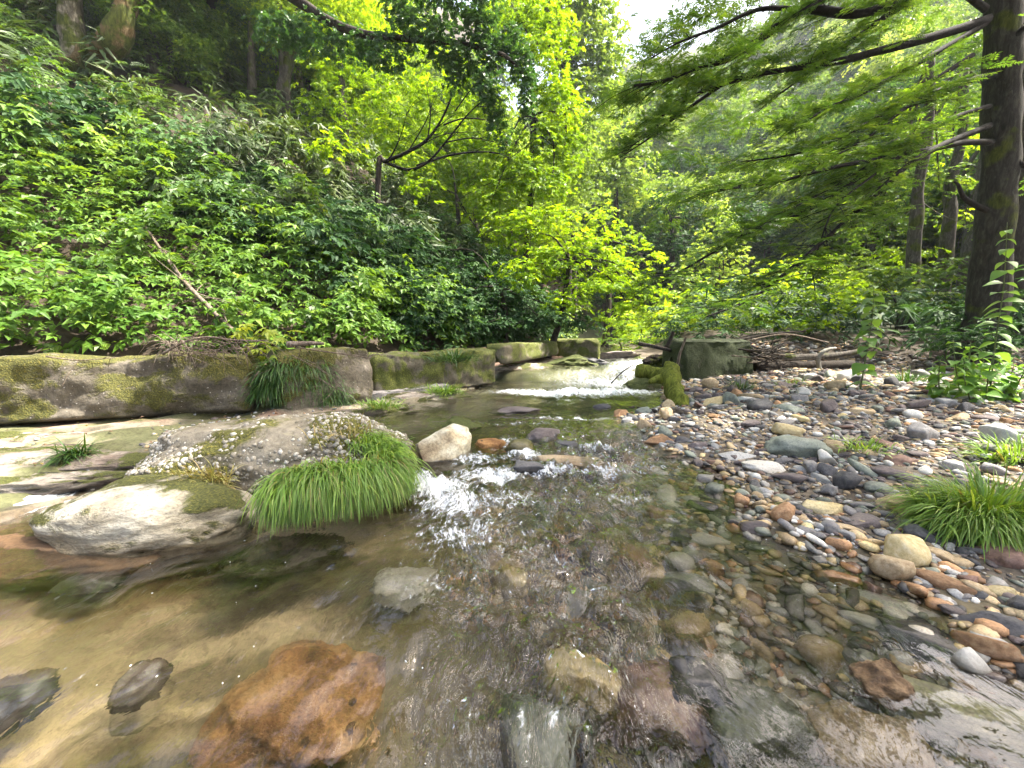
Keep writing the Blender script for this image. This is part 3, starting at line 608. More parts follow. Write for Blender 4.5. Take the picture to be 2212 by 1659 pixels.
LU = [('just below the pale angular rock', G(960, 1060)), ('below the long flat rock', G(1240, 1045)), ('in the middle of the rippled water', G(1150, 1260)), ('off the tip of the gravel bar', G(1440, 1020)), ('off the white striped stone', G(1600, 1080)), ('in the dark rippled run', G(1180, 1370)), ('above the bottom edge right of the middle', G(1500, 1620)), ('beside the rusty crusted stone', G(1900, 1487)), ('beside the long olive rock', G(2120, 1575)), ('near the sandy yellow stone', G(1255, 1480)), ('by the blackish flat stone', G(1525, 1495)), ('near the orange oval stone', G(1370, 1215)),
      ('below the mottled tan rock', G(1790, 1190)), ('below the riffle', G(1250, 1080)), ('at the foot of the grass clump', G(2080, 1260)), ('by the whitish angular stone', G(1960, 1330)), ('by the green grey submerged rock', G(1640, 1600)), ('near the pitted rock', G(1700, 1110))]
fB = lambda x, y, r, k, s: f'{szw(r)} {s} {k} stone under water {near(x, y, LU)}'
def reg_bed(x, y): return float(-polydist(RS, x, y)) < -.02 and x > -.05 + .22 * max(0, 2.2 - y) + .12 * math.sin(y * 5)
place_stones(290, reg_bed, wts2, fB, 'stones on the stream bed', 'cobble', (-.2, 3.4, .066, 3.2, 1.1, False), .5)
# the rest of the gravel, too small to pick apart
def gravel(n, x0, x1, y0, y1, region, s0, s1, seed, name, w, ypow=1.3, lvl=2, dark=1.):
    rs = np.random.RandomState(seed); y = y0 + (y1 - y0) * rs.rand(n * 3) ** ypow; x = rs.uniform(x0, x1, n * 3)
    m = region(x, y) & (np.abs(x) < 1.5 * (y + .5) + .5); x, y = x[m][:n], y[m][:n]; n = len(x)
    s = (s0 + (s1 - s0) * rs.rand(n) ** 2.5) * (.8 + .06 * y)
    z = terrain(x, y) + s * .15
    pr = [rock_shape(lvl, 300 + k, [.1, .4, .7][k % 3], .1, (1, .75, .5)) for k in range(8)]
    S = np.stack([s * rs.uniform(.8, 1.3, n), s * rs.uniform(.8, 1.2, n), s * rs.uniform(.6, 1.3, n)], 1)
    pk = rs.randint(0, 8, n); V, F, T = scatter(pr, np.stack([x, y, z], 1), rmats(n, rs, .25), S, pk, np.arange(n, dtype=float))
    base = .95 * np.array([PAL[names[i]][1] for i in rs.choice(len(names), n, p=w)]) * rs.uniform(.7, 1.3, (n, 1)) * dark
    return mk(name, V, F, m_peb, col=base[np.round(T).astype(int)], kind='stuff')
rb = lambda x, y: (-polydist(RS, x, y) > -.15) & (polydist(BANK, x, y) < 1.2)
gravel(1900, 1.0, 10, 1.4, 5.5, rb, .03, .06, 1, 'gravel', wts, 1.2, 2)
gravel(6500, 1.0, 10, 1.4, 6.5, rb, .014, .045, 9, 'gravel', wts, 1.2, 1)
gravel(6800, 1.0, 16, 5, 11.5, rb, .03, .08, 2, 'gravel', wts, 1., 1)
gravel(3000, 2.0, 6, .9, 4.5, rb, .01, .03, 3, 'gravel', wts, 1., 1)
rbed = lambda x, y: (np.hypot((x - .02) / .4, (y - 1.6) / .34) > 1) & (-polydist(RS, x, y) < .1) & (x > -.35 + .22 * np.maximum(0, 2.2 - y))
gravel(2400, -.4, 5, .85, 4.2, rbed, .03, .075, 4, 'gravel', wts2, 1.1, 2, 1.3)
gravel(4200, -.4, 5, .85, 4.6, rbed, .012, .04, 8, 'gravel', wts2, 1.1, 1, 1.3)
rpool = lambda x, y: (fbm(x * 1.1, y * 1.1, 0, 3, 91) > .0) & (-polydist(RS, x, y) < 0)
gravel(2200, -4, .3, .85, 3.5, rpool, .006, .03, 5, 'gravel', wts2, 1., 1)
rsh = lambda x, y: (polydist(LS, x, y) > -.05) & (polydist(WALL, x, y) < -.05) & (fbm(x * .9, y * .9, 0, 3, 95) > .05)
gravel(2600, -8, 1, 3.0, 9, rsh, .01, .035, 6, 'gravel', wts, 1., 1)
# ================================================================ LEAVES
def leaf4(L, W, x0=0, y0=0, a=0, z0=0, droop=.25, fold=.18, roll=0.):
    V = np.array([[0, 0, 0], [.38 * L, W / 2, fold * W], [.38 * L, -W / 2, fold * W], [.42 * L, 0, 0], [L, 0, -droop * L]])
    V = V @ np.array(Matrix.Rotation(roll, 3, 'X')).T; V = rotz(V, a) + np.array([x0, y0, z0])
    return V, np.array([[0, 3, 1], [0, 2, 3], [3, 4, 1], [2, 4, 3]])
def leaf2(L, W, x0=0, y0=0, a=0, z0=0, droop=.25, fold=.15, roll=0.):
    V = np.array([[0, 0, 0], [.42 * L, W / 2, fold * W], [L, 0, -droop * L], [.42 * L, -W / 2, fold * W]])
    V = V @ np.array(Matrix.Rotation(roll, 3, 'X')).T; V = rotz(V, a) + np.array([x0, y0, z0])
    return V, np.array([[0, 2, 1], [0, 3, 2]])
def pack(ls, rs, var=.16):
    V, F = merge(ls); t = np.concatenate([np.full(len(l[0]), rs.uniform(-var, var)) for l in ls]); return V, F[0], t
def spray(seed, n=7, L=.42, W=.24, two=True):          # leafy twig about 1 long
    rs = np.random.RandomState(seed); ls = []
    for k in range(n):
        x = .12 + .62 * k / n; s = 1 if k % 2 else -1
        a = s * rs.uniform(.5, 1.15) if k < n - 1 else rs.uniform(-.2, .2)
        ls.append((leaf2 if two else leaf4)(L * rs.uniform(.75, 1.1), W * rs.uniform(.8, 1.1), x, 0, a, rs.uniform(-.04, .04) - .1 * x * x, rs.uniform(.05, .5), .15, rs.normal(0, .35)))
    return pack(ls, rs)
def whorl(seed, n=6, L=.5, W=.24, four=True, droop=.3):
    rs = np.random.RandomState(seed); ls = []; a0 = rs.uniform(0, 6)
    for k in range(n):
        ls.append((leaf4 if four else leaf2)(L * rs.uniform(.75, 1.1), W * rs.uniform(.85, 1.15), 0, 0, a0 + k * 6.283 / n + rs.normal(0, .15), rs.uniform(0, .08), rs.uniform(droop * .4, droop * 1.6), .15, rs.normal(0, .2)))
    return pack(ls, rs)
def compound(seed, pairs=2, L=.34, W=.19):              # herb leaf of 3-5 leaflets
    rs = np.random.RandomState(seed); ls = [leaf4(L * 1.15, W * 1.1, .62, 0, rs.normal(0, .1), -.1, .3)]
    for k in range(pairs):
        for s in (1, -1): ls.append(leaf4(L * rs.uniform(.85, 1.1), W, .36 + .26 * k, 0, s * rs.uniform(.8, 1.2), -.03 - .04 * k, .3, .15, rs.normal(0, .15)))
    return pack(ls, rs, .1)
def pinnate(seed, n=7, L=.30, W=.085):
    rs = np.random.RandomState(seed); ls = [leaf2(L, W, 1, 0, 0, -.22, .2)]
    for k in range(n):
        x = .16 + .8 * k / n; z = -.22 * x * x
        for s in (1, -1): ls.append(leaf2(L * (.75 + .35 * math.sin(x * 2.6)) * rs.uniform(.9, 1.1), W, x, 0, s * rs.uniform(1.0, 1.3), z, rs.uniform(.1, .4), .1, 0))
    return pack(ls, rs, .07)
def maple(seed, L=1.):                                  # palmate leaf, 5-7 pointed lobes
    rs = np.random.RandomState(seed); V = [[.30, 0, .02]]; k = 7
    for i in range(k):
        a = -2.1 + 4.2 * i / (k - 1); r = (.45, .72, .92, 1., .92, .72, .45)[i]; V.append([.3 + r * .7 * math.cos(a), r * .62 * math.sin(a), -.18 * r * r + rs.uniform(-.03, .03)])
        if i < k - 1:
            b = a + 2.1 / (k - 1); V.append([.3 + .36 * math.cos(b) * r, .34 * math.sin(b), .02])
    V.append([0, 0, 0]); n = len(V)
    F = [[0, i, i + 1] for i in range(1, n - 1)] + [[0, n - 1, 1]]
    return np.array(V) * L, np.array(F), np.zeros(n)
def maplespray(seed, n=5, s=.5):
    rs = np.random.RandomState(seed); ls = []
    for k in range(n):
        V, F, _ = maple(seed + k); V = V @ np.array(Matrix.Rotation(rs.normal(0, .3), 3, 'X')).T
        V = rotz(V * s * rs.uniform(.7, 1.1), (1 if k % 2 else -1) * rs.uniform(.3, 1.2)) + np.array([.1 + .6 * k / n, 0, rs.uniform(-.05, .05)]); ls.append((V, F))
    return pack(ls, rs)
def sasa(seed, n=5):
    rs = np.random.RandomState(seed); ls = []
    for k in range(n): ls.append(leaf4(rs.uniform(.7, 1.1), .13, 0, 0, rs.uniform(-1.3, 1.3), rs.uniform(0, .15), rs.uniform(.15, .6), .2, rs.normal(0, .3)))
    return pack(ls, rs)
def fern(seed):
    rs = np.random.RandomState(seed); ls = []
    for k in range(10):
        x = .08 + .09 * k; z = .42 * x - .62 * x * x
        for s in (1, -1): ls.append(leaf2(.26 * (1.05 - x) + .03, .075, x, 0, s * 1.25, z, .2, .1))
    return pack(ls, rs, .06)
SPR = [spray(k) for k in range(6)]; SPF = [spray(k + 20, 5, .5, .34) for k in range(5)]
WHO = [whorl(k, 5 + k % 3) for k in range(6)]; CMP = [compound(k, 1 + k % 2) for k in range(6)]
PIN = [pinnate(k, 6 + k % 3) for k in range(5)]; MPL = [maplespray(k) for k in range(5)]; SAS = [sasa(k) for k in range(5)]; FRN = [fern(k) for k in range(4)]

G_ = lambda *s: [(i / (len(s) - 1), c) for i, c in enumerate(s)]
L_bright = leaf_mat('sunlit_leaf', G_((.07, .15, .006), (.135, .25, .008), (.21, .34, .012), (.31, .43, .02)), .52, 1.6)  # the sunlit look is put into the leaf colour itself
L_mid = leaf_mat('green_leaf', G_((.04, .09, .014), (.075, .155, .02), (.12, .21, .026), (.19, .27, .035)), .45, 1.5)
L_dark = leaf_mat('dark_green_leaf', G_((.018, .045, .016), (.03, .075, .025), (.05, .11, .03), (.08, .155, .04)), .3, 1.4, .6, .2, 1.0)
L_pale = leaf_mat('pale_leaf', G_((.08, .15, .025), (.14, .24, .04), (.21, .32, .06), (.3, .4, .09)), .48, 1.4)
L_herb = leaf_mat('herb_leaf', G_((.035, .09, .012), (.065, .15, .017), (.11, .21, .022), (.18, .27, .03)), .38, 1.5, .5, .28)
L_wing = leaf_mat('wingnut_leaf', G_((.035, .085, .014), (.06, .135, .018), (.095, .18, .022), (.15, .24, .03)), .5, 1.7, .38, .5)
L_sasa = leaf_mat('bamboo_grass_leaf', G_((.03, .055, .012), (.05, .09, .02), (.075, .12, .026), (.14, .15, .05)), .3, 1.3)
B_dark = bark_mat('dark_bark', (.035, .028, .022), (.08, .068, .055)); B_grey = bark_mat('grey_bark', (.07, .06, .05), (.16, .145, .125), moss=.25)
B_moss = bark_mat('mossy_bark', (.13, .11, .08), (.32, .29, .23), moss=.5); B_twig = bark_mat('dark_twig', (.012, .010, .008), (.026, .022, .018), bump=.3)
B_dead = bark_mat('dead_wood', (.16, .125, .095), (.34, .29, .235), scale=9); B_pale = bark_mat('pale_bark', (.2, .19, .16), (.4, .38, .34))

DENS = 1.45
def leafcloud(lobes, size, dens, protos, seed, tiers=.5, up=.8, top=.25, twigs=False):
    """leaf twigs spread through the outer volume of uneven lobes, in loose horizontal layers"""
    rs = np.random.RandomState(seed); Ps, Ns = [], []
    for li, (c, r) in enumerate(lobes):
        c = np.array(c); r = np.array(r); area = 4 * np.pi * ((r[0] * r[1]) ** 1.6 / 3 + (r[0] * r[2]) ** 1.6 / 3 + (r[1] * r[2]) ** 1.6 / 3) ** (1 / 1.6)
        n = int(dens * area / size ** 2 * DENS)
        d = rs.normal(size=(n, 3)); d[:, 2] += top; d /= np.linalg.norm(d, axis=1, keepdims=True)
        k = 1 + .38 * fbm(d[:, 0] * 1.7 + li * 5.1, d[:, 1] * 1.7, d[:, 2] * 2.4, 3, seed + li)
        rad = k * (.35 + .65 * rs.rand(n) ** .45)
        keep = fbm(d[:, 0] * 3.1 + 9 * li, d[:, 1] * 3.1, d[:, 2] * 4.2, 2, seed + 50 + li) > rs.uniform(-.75, -.05, n)
        p = d * rad[:, None] * r
        th = max(size * 1.6, r[2] * .3); zt = np.round(p[:, 2] / th + .3 * vnoise(p[:, 0] / r[0] * 2, p[:, 1] / r[1] * 2, li)) * th - .16 * (p[:, 0] ** 2 + p[:, 1] ** 2) / max(r[0], .3)
        p[:, 2] = p[:, 2] * (1 - tiers) + zt * tiers + rs.normal(0, size * .25, n)
        nn = d * np.array([.6, .6, .35]) + np.array([0, 0, up]) + rs.normal(0, .28, (n, 3))
        Ps.append((p + c)[keep]); Ns.append(nn[keep])
    P = np.concatenate(Ps); N = np.concatenate(Ns); n = len(P)
    M = frame(N, rs.uniform(0, 6.283, n)); s = size * rs.uniform(.7, 1.25, n)
    tint = .45 + .13 * rs.normal(size=n) + .22 * fbm(P[:, 0] * .6, P[:, 1] * .6, P[:, 2] * .9, 2, seed + 7)
    return scatter(protos, P, M, s, rs.randint(0, len(protos), n), np.clip(tint, .04, .96))
def pxl(L, dep=1.):
    out = []
    for px, py, Y, rx, ry in L:
        c = D(px, py, Y); k = Y / FPX; out.append((c, (rx * k, (rx + ry) * .5 * k * dep, ry * k)))
    return out
NTRI = [0]
def limbs(start, lobes, r0, seed, n=7):
    rs = np.random.RandomState(seed); out = []
    for c, r in lobes:
        c = np.array(c) + np.array([0, 0, -.2 * r[2]]); s = np.array(start); m = s + (c - s) * .5 + np.array([0, 0, .12 * np.linalg.norm(c - s)]) + rs.normal(0, .12, 3) * np.linalg.norm(c - s) * .6
        P = smoothpath([s, m, c], 4); out.append(tube(P, np.linspace(r0, r0 * .18, len(P)), n, seed))
        for k in range(4):
            e = c + rs.normal(size=3) * np.array(r) * .7; q = P[-3]; out.append(tube(smoothpath([q, (q + e) / 2 + rs.normal(0, .1, 3) * np.linalg.norm(e - q), e], 3), np.linspace(r0 * .3, r0 * .06, 7), 4, seed + k, cap=False))
    return merge(out)
def tree(name, label, cat, trunk, r0, lobes, lmat, bmat=None, size=.3, dens=1., protos=None, seed=1, group=None, tiers=.5, r1=None, limb=True, start=None, up=.8, extra=None, cm='crown'):
    trunk = np.asarray(trunk, float); e = empty(name, trunk[0], label, cat, group); bmat = bmat or B_dark
    P = smoothpath(trunk, 5); rr = np.linspace(r0, r1 or r0 * .45, len(P)); rr[0] *= 1.35; rr[1] *= 1.12
    o = mk('trunk', *tube(P, rr, 10, seed, .22), bmat, loc=trunk[0]); child(o, e)
    if limb:
        o = mk('limbs', *limbs(trunk[-1] if start is None else start, lobes, (r1 or r0 * .45) * .7, seed), bmat, loc=trunk[0]); child(o, e); tag(o, kind='stuff')
    if extra is not None:
        for nm, V, F in extra: o = mk(nm, V, F, B_twig, loc=trunk[0]); child(o, e)
    V, F, T = leafcloud(lobes, size, dens, protos or SPR, seed, tiers, up)
    NTRI[0] += sum(len(f) for f in F)
    o = mk(cm, V, F, lmat, fl={'tint': T}, smooth=False, loc=trunk[0]); child(o, e); tag(o, kind='stuff')
    return e
def ground_pt(px, py, Y): p = D(px, py, Y); return np.array([p[0], p[1], float(terrain(p[0], p[1])) - .15])
def to_ground(p): return np.array([p[0], p[1], float(terrain(p[0], p[1])) - .2])

# ---------------------------------------------------------------- trees of the left hillside
def hs(px, py):      # where the view ray meets the terrain
    d = ray(px, py); t = np.linspace(2, 90, 1500); P = np.array([0, 0, CAM_H]) + t[:, None] * d
    k = np.where(P[:, 2] < terrain(P[:, 0], P[:, 1]))[0]
    return P[k[0]] if len(k) else P[-1]
GL = 'trees of the left hillside'
pb = hs(160, 165); Yb = pb[1]
t1 = tree('old_tree', 'old mossy tree with a swollen base high on the left slope', 'tree', [pb - [0, 0, .3], D(165, 95, Yb), D(150, 30, Yb), D(160, -120, Yb), D(150, -300, Yb)], .40,
     pxl([(90, -60, Yb, 120, 60), (250, -80, Yb, 110, 60), (30, 40, Yb + .6, 60, 35), (330, -30, Yb + 1, 100, 45)]), L_mid, B_moss, .34, .8, SPR, 101, GL, limb=True)
P = smoothpath([D(165, 160, Yb), D(200, 128, Yb - .1), D(235, 105, Yb - .2), D(262, 55, Yb - .2), D(275, -10, Yb), D(300, -120, Yb)], 4)
o = mk('stem', *tube(P, np.linspace(.42, .2, len(P)), 10, 3, .25), bark_mat('rusty_moss_bark', (.12, .08, .035), (.22, .17, .1), moss=.5), loc=t1.location); child(o, t1)
pb = hs(602, 282); Yb = pb[1]
tree('hillside_tree', 'grey forked tree with a split trunk standing on the left slope', 'tree', [pb - [0, 0, .3], D(606, 215, Yb), D(622, 140, Yb), D(640, 60, Yb), D(650, -80, Yb)], .26,
     pxl([(560, 20, Yb + 1, 90, 45), (700, 10, Yb + 1, 110, 45), (640, 70, Yb + 1.5, 60, 30), (500, 90, Yb + 2, 80, 40)]), L_bright, B_grey, .30, .9, SPR, 102, GL)
pb = hs(658, 255); Yb = pb[1]
tree('hillside_tree', 'slim dark tree just right of the grey forked tree', 'tree', [pb - [0, 0, .3], D(650, 190, Yb), D(645, 140, Yb), D(665, 60, Yb), D(690, -60, Yb)], .13,
     pxl([(740, 60, Yb + 1, 110, 60), (790, 150, Yb + 2, 80, 55), (860, 30, Yb + 2, 90, 50)]), L_bright, B_dark, .32, .9, SPR, 103, GL)
# bare-branched maple leaning over the stream
Yb = min(hs(815, 362)[1], 12.8); pb = to_ground(D(806, 380, Yb)) ; rs = np.random.RandomState(77); br = []
for path, r in (([(829, 350), (879, 329), (924, 300), (958, 250), (983, 187), (995, 140)], .075), ([(835, 352), (883, 367), (924, 350), (962, 308), (1008, 250), (1045, 215)], .07), ([(829, 350), (845, 337), (866, 292), (879, 240)], .045), 
                ([(900, 358), (983, 333), (1066, 329), (1108, 346)], .05), ([(958, 270), (1010, 255), (1090, 268), (1120, 285)], .035), ([(962, 308), (1020, 298), (1080, 310)], .035), ([(924, 300), (930, 240), (920, 180)], .035), ([(983, 240), (1020, 190), (1060, 150)], .03), ([(900, 320), (960, 290), (1040, 285)], .03), ([(880, 330), (920, 262), (935, 215)], .03)):
    Pp = [D(x, y, Yb - .25 * i) for i, (x, y) in enumerate(path)]; r *= .75; P = smoothpath(Pp, 4); br.append(('branch', *tube(P, np.linspace(r, r * .2, len(P)), 6, 5, .1)))
    for k in range(7):
        q = P[rs.randint(len(P) // 3, len(P))]; e = q + np.array([rs.uniform(-.1, .9), rs.uniform(-.6, .3), rs.uniform(-.25, .5)]) * 1.1
        br.append(('twig', *tube(smoothpath([q, (q + e) / 2 + rs.normal(0, .08, 3), e], 3), np.linspace(r * .28, .004, 7), 4, k, cap=False)))
tw = merge([(b[1], b[2]) for b in br if b[0] == 'twig']); br = [b for b in br if b[0] == 'branch'] + [('twigs', *tw)]
tree('hillside_tree', 'spreading tree with many dark bare branches fanning out over the slope', 'tree', [pb - [0, 0, .3], D(818, 355, Yb), D(829, 350, Yb)], .11,
     pxl([(720, 320, 12.4, 60, 26), (900, 400, 12.4, 50, 22), (760, 190, Yb + 2.5, 90, 60), (860, 230, Yb + 2.5, 90, 60), (930, 150, Yb + 2.5, 90, 55), (960, 260, Yb + 3, 90, 60), (830, 300, Yb + 2.5, 70, 35), (1040, 200, Yb + 2, 70, 60), (700, 250, Yb + 3, 60, 60)]), L_bright, B_dark, .34, .9, SPR, 104, GL, limb=False, extra=br)
# dark vine-draped limb tree arching over
pv = hs(430, 120); Yv = 10.5
vp = [(560, -60), (640, 0), (700, 40), (790, 75), (900, 85), (1000, 95), (1090, 120), (1135, 170)]
vl = [(600, 60, 50, 26), (680, 75, 60, 30), (760, 95, 60, 26), (830, 118, 50, 30), (905, 60, 50, 26), (960, 110, 50, 34), (1030, 60, 40, 30), (1040, 130, 50, 36), (1095, 90, 40, 26), (1130, 140, 26, 30), (1140, 190, 14, 34), (1136, 235, 11, 26), (1050, 195, 26, 30), (1070, 245, 20, 30), (1090, 295, 16, 26), (985, 175, 26, 20), (900, 10, 80, 30), (1010, 0, 70, 30)]
tree('vine_draped_tree', 'dark tree limb draped in hanging vines arching across the bright foliage', 'tree', [pv - [0, 0, .3], (pv + D(520, -60, Yv)) / 2 + [0, 0, .8], D(520, -60, Yv)] + [D(x, y, Yv) for x, y in vp[1:]], .17,
     pxl([(x, y, Yv + .3 * math.sin(i), a, b) for i, (x, y, a, b) in enumerate(vl)]), leaf_mat('vine_leaf', G_((.025, .06, .018), (.04, .1, .03), (.07, .15, .04), (.11, .2, .06)), .35, 1.4, .4, .45, 1.0), B_dark, .22, 2.2, [spray(k + 40, 8, .36, .27) for k in range(5)], 105, GL, r1=.03, limb=False, tiers=.1)
# bright column and spreading bright tree beside the stream
def gt(lbl, base, top, r0, lob, mat, size, dens, protos, seed, bark=None, group=GL, name='hillside_tree', tiers=.5, cat='tree', **k):
    b = to_ground(D(*base)); t_ = D(*top); m = (b + t_) / 2 + np.array([.15, 0, 0])
    return tree(name, lbl, cat, [b, m, t_], r0, pxl(lob), mat, bark, size, dens, protos, seed, group, tiers, **k)
gt('tall bright yellow green tree forming a leafy column left of the gap', (1120, 560, 15), (1150, 250, 15), .16, [(1180, 60, 15.5, 75, 50), (1110, 40, 16, 60, 40), (1160, 150, 15, 60, 50), (1205, 230, 15, 50, 55), (1175, 310, 14.5, 50, 45), (1225, 330, 15, 40, 50), (1130, 380, 14, 60, 45), (1190, 410, 14, 45, 45), (1080, 340, 14.5, 60, 45), (1060, 430, 14, 60, 40)], L_bright, .32, 1.9, SPR, 111)
gt('bright lime green spreading tree leaning over the far stream', (1180, 700, 12.3), (1230, 560, 12.3), .12, [(1120, 500, 13, 70, 40), (1200, 490, 13, 65, 40), (1270, 540, 12.6, 70, 34), (1340, 590, 12.4, 60, 28), (1400, 625, 12.2, 45, 22), (1190, 570, 12.3, 80, 36), (1290, 620, 12, 75, 26), (1360, 660, 12, 45, 18), (1120, 600, 12, 70, 34), (1220, 655, 11.8, 60, 22)], L_bright, .27, 1.6, SPR, 112)
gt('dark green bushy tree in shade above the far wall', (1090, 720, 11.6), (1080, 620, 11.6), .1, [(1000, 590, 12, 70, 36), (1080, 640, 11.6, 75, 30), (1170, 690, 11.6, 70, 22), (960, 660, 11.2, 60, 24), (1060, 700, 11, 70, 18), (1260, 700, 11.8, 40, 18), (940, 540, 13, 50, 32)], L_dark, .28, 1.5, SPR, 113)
gt('half shaded tree above the dark slope in the middle', (980, 540, 15), (985, 420, 15), .12, [(940, 400, 15.5, 60, 34), (1010, 470, 15, 60, 30), (1050, 520, 14.5, 45, 26), (900, 330, 17, 50, 30)], L_mid, .26, .7, SPR, 114)
gt('very tall pale green tree beside the sky gap', (1230, 500, 27), (1220, 150, 27), .35, [(1080, 60, 26, 60, 50), (1150, 20, 27, 80, 50), (1230, 20, 27, 70, 50), (1290, 60, 28, 50, 45), (1250, 120, 27, 70, 50), (1310, 140, 28, 42, 40), (1290, 215, 27, 50, 45), (1235, 210, 26, 50, 45), (1180, -50, 27, 120, 50), (1250, 290, 25, 36, 40)], L_pale, .5, 1.9, SPF, 115)
gt('round crowned green tree in the middle distance', (1330, 560, 30), (1330, 360, 30), .3, [(1320, 300, 30, 55, 32), (1375, 335, 30, 45, 32), (1290, 350, 29, 45, 32), (1345, 385, 29, 60, 32), (1270, 400, 28, 35, 32)], L_pale, .5, 1.6, SPF, 116)
gt('pale feathery tree left of the round crowned tree', (1240, 600, 23), (1235, 460, 23), .2, [(1225, 400, 23, 36, 34), (1240, 455, 22, 40, 32), (1290, 440, 24, 30, 24)], L_pale, .42, .9, SPF, 117)
gt('yellow green tree with a rounded top above the stream bend', (1310, 640, 19), (1310, 520, 19), .18, [(1300, 480, 20, 45, 26), (1350, 510, 19, 45, 26), (1400, 560, 18, 42, 24), (1330, 560, 18, 40, 24)], L_bright, .36, 1., SPR, 118)
GM = 'trees across the valley'
gt('soft grey green willow like tree above the clearing', (1540, 680, 22), (1550, 540, 22), .2, [(1560, 500, 22, 50, 32), (1590, 560, 22, 40, 32), (1520, 560, 21, 50, 32), (1560, 610, 21, 50, 24), (1480, 600, 20, 34, 24)], L_pale, .36, 1., SPF, 119, group=GM)
gt('dark leafy tree behind the willow like tree', (1450, 640, 27), (1450, 470, 27), .25, [(1440, 440, 27, 55, 34), (1500, 470, 28, 50, 34), (1420, 510, 26, 50, 30), (1480, 530, 26, 50, 28)], L_dark, .45, 1., SPF, 120, group=GM)
gt('pale yellow crowned small tree on the far bank', (1790, 640, 24), (1795, 510, 24), .16, [(1790, 470, 24, 46, 26), (1830, 510, 24, 40, 22), (1760, 520, 24, 30, 18)], L_pale, .36, 1., SPR, 121, group=GM)
gt('yellow green rounded bush tree under the pale yellow crown', (1730, 680, 19), (1740, 590, 19), .12, [(1720, 580, 19, 45, 22), (1780, 575, 19, 42, 22), (1755, 610, 18.5, 60, 20)], L_bright, .32, 1., SPR, 122, group=GM)
gt('teal green tree at the foot of the far slope', (1660, 640, 28), (1660, 520, 28), .2, [(1650, 520, 28, 50, 32), (1700, 550, 28, 45, 30), (1650, 580, 27, 50, 26)], L_dark, .45, 1., SPF, 123, group=GM)
gt('slender pale stemmed tree standing in shade on the far slope', (1700, 480, 34), (1715, 380, 34), .14, [(1710, 350, 34, 60, 30), (1650, 380, 34, 50, 30)], L_dark, .5, .9, SPF, 124, B_pale, group=GM)
gt('second pale stemmed tree beside the slender one', (1722, 490, 33), (1740, 390, 33), .13, [(1770, 370, 33, 50, 30), (1830, 400, 33, 50, 34)], L_mid, .5, .9, SPF, 125, B_pale, group=GM)
gt('dead pale snag standing in a gap of the far canopy', (1390, 300, 40), (1395, 245, 40), .16, [(1400, 225, 41, 40, 26)], L_mid, .6, .5, SPF, 126, B_pale, group=GM)
# shrubs of the right bank
GS = 'shrubs on the right bank'
for k, (lb, base, top, lob, mt, sz, dn) in enumerate([
    ('lime green maple shrub behind the driftwood heap', (1740, 730, 11.5), (1740, 680, 11.5), [(1660, 690, 11.5, 55, 20), (1730, 650, 12, 65, 24), (1800, 665, 11.5, 60, 26), (1760, 700, 11, 60, 16), (1840, 630, 12, 50, 24)], L_bright, .22, 1.2),
    ('darker yellow green shrub between the lime shrub and the big tree', (1930, 730, 11.5), (1930, 640, 11.5), [(1900, 660, 11.5, 60, 30), (1960, 610, 12, 60, 30), (1900, 600, 12.5, 50, 26), (2010, 660, 11.5, 50, 30), (2050, 590, 12, 45, 30)], L_mid, .22, 1.1),
    ('pale teal shrub further back under the trees', (1880, 660, 17), (1890, 580, 17), [(1860, 570, 17, 50, 22), (1920, 560, 17, 45, 24), (1840, 610, 16, 45, 20)], L_pale, .28, 1.),
    ('dark shrub at the foot of the big trunk', (2090, 730, 9), (2090, 680, 9), [(2060, 690, 9, 45, 26), (2130, 700, 8.6, 45, 26), (2190, 660, 9, 40, 30)], L_dark, .2, 1.),
    ('low dark leafy shrub hiding the foot of the big trunk', (2110, 790, 7.9), (2110, 740, 7.9), [(2085, 735, 7.8, 50, 26), (2140, 720, 7.9, 50, 30), (2190, 730, 7.7, 45, 34), (2040, 745, 8.0, 40, 16)], L_dark, .2, 1.3),
    ('bright low bush on the far side of the clearing', (1380, 715, 19), (1380, 690, 19), [(1350, 700, 19, 45, 22), (1420, 680, 20, 45, 20), (1300, 690, 18, 30, 16)], L_bright, .28, 1.2),
    ('sunny pale bush in the clearing behind the mossy block', (1560, 710, 17), (1560, 680, 17), [(1500, 705, 17, 55, 20), (1590, 700, 17, 50, 22), (1640, 680, 18, 40, 18)], L_pale, .26, 1.2),
    ('low dark green bush left of the clearing by the rapids', (1335, 745, 16), (1335, 735, 16), [(1330, 735, 16, 40, 14), (1390, 738, 16.5, 45, 11)], L_mid, .22, 1.1)]):
    gt(lb, base, top, .05, lob, mt, sz, dn, MPL if k < 2 else SPR, 140 + k, group=GS, name='shrub', cat='shrub', tiers=.6, cm='foliage')
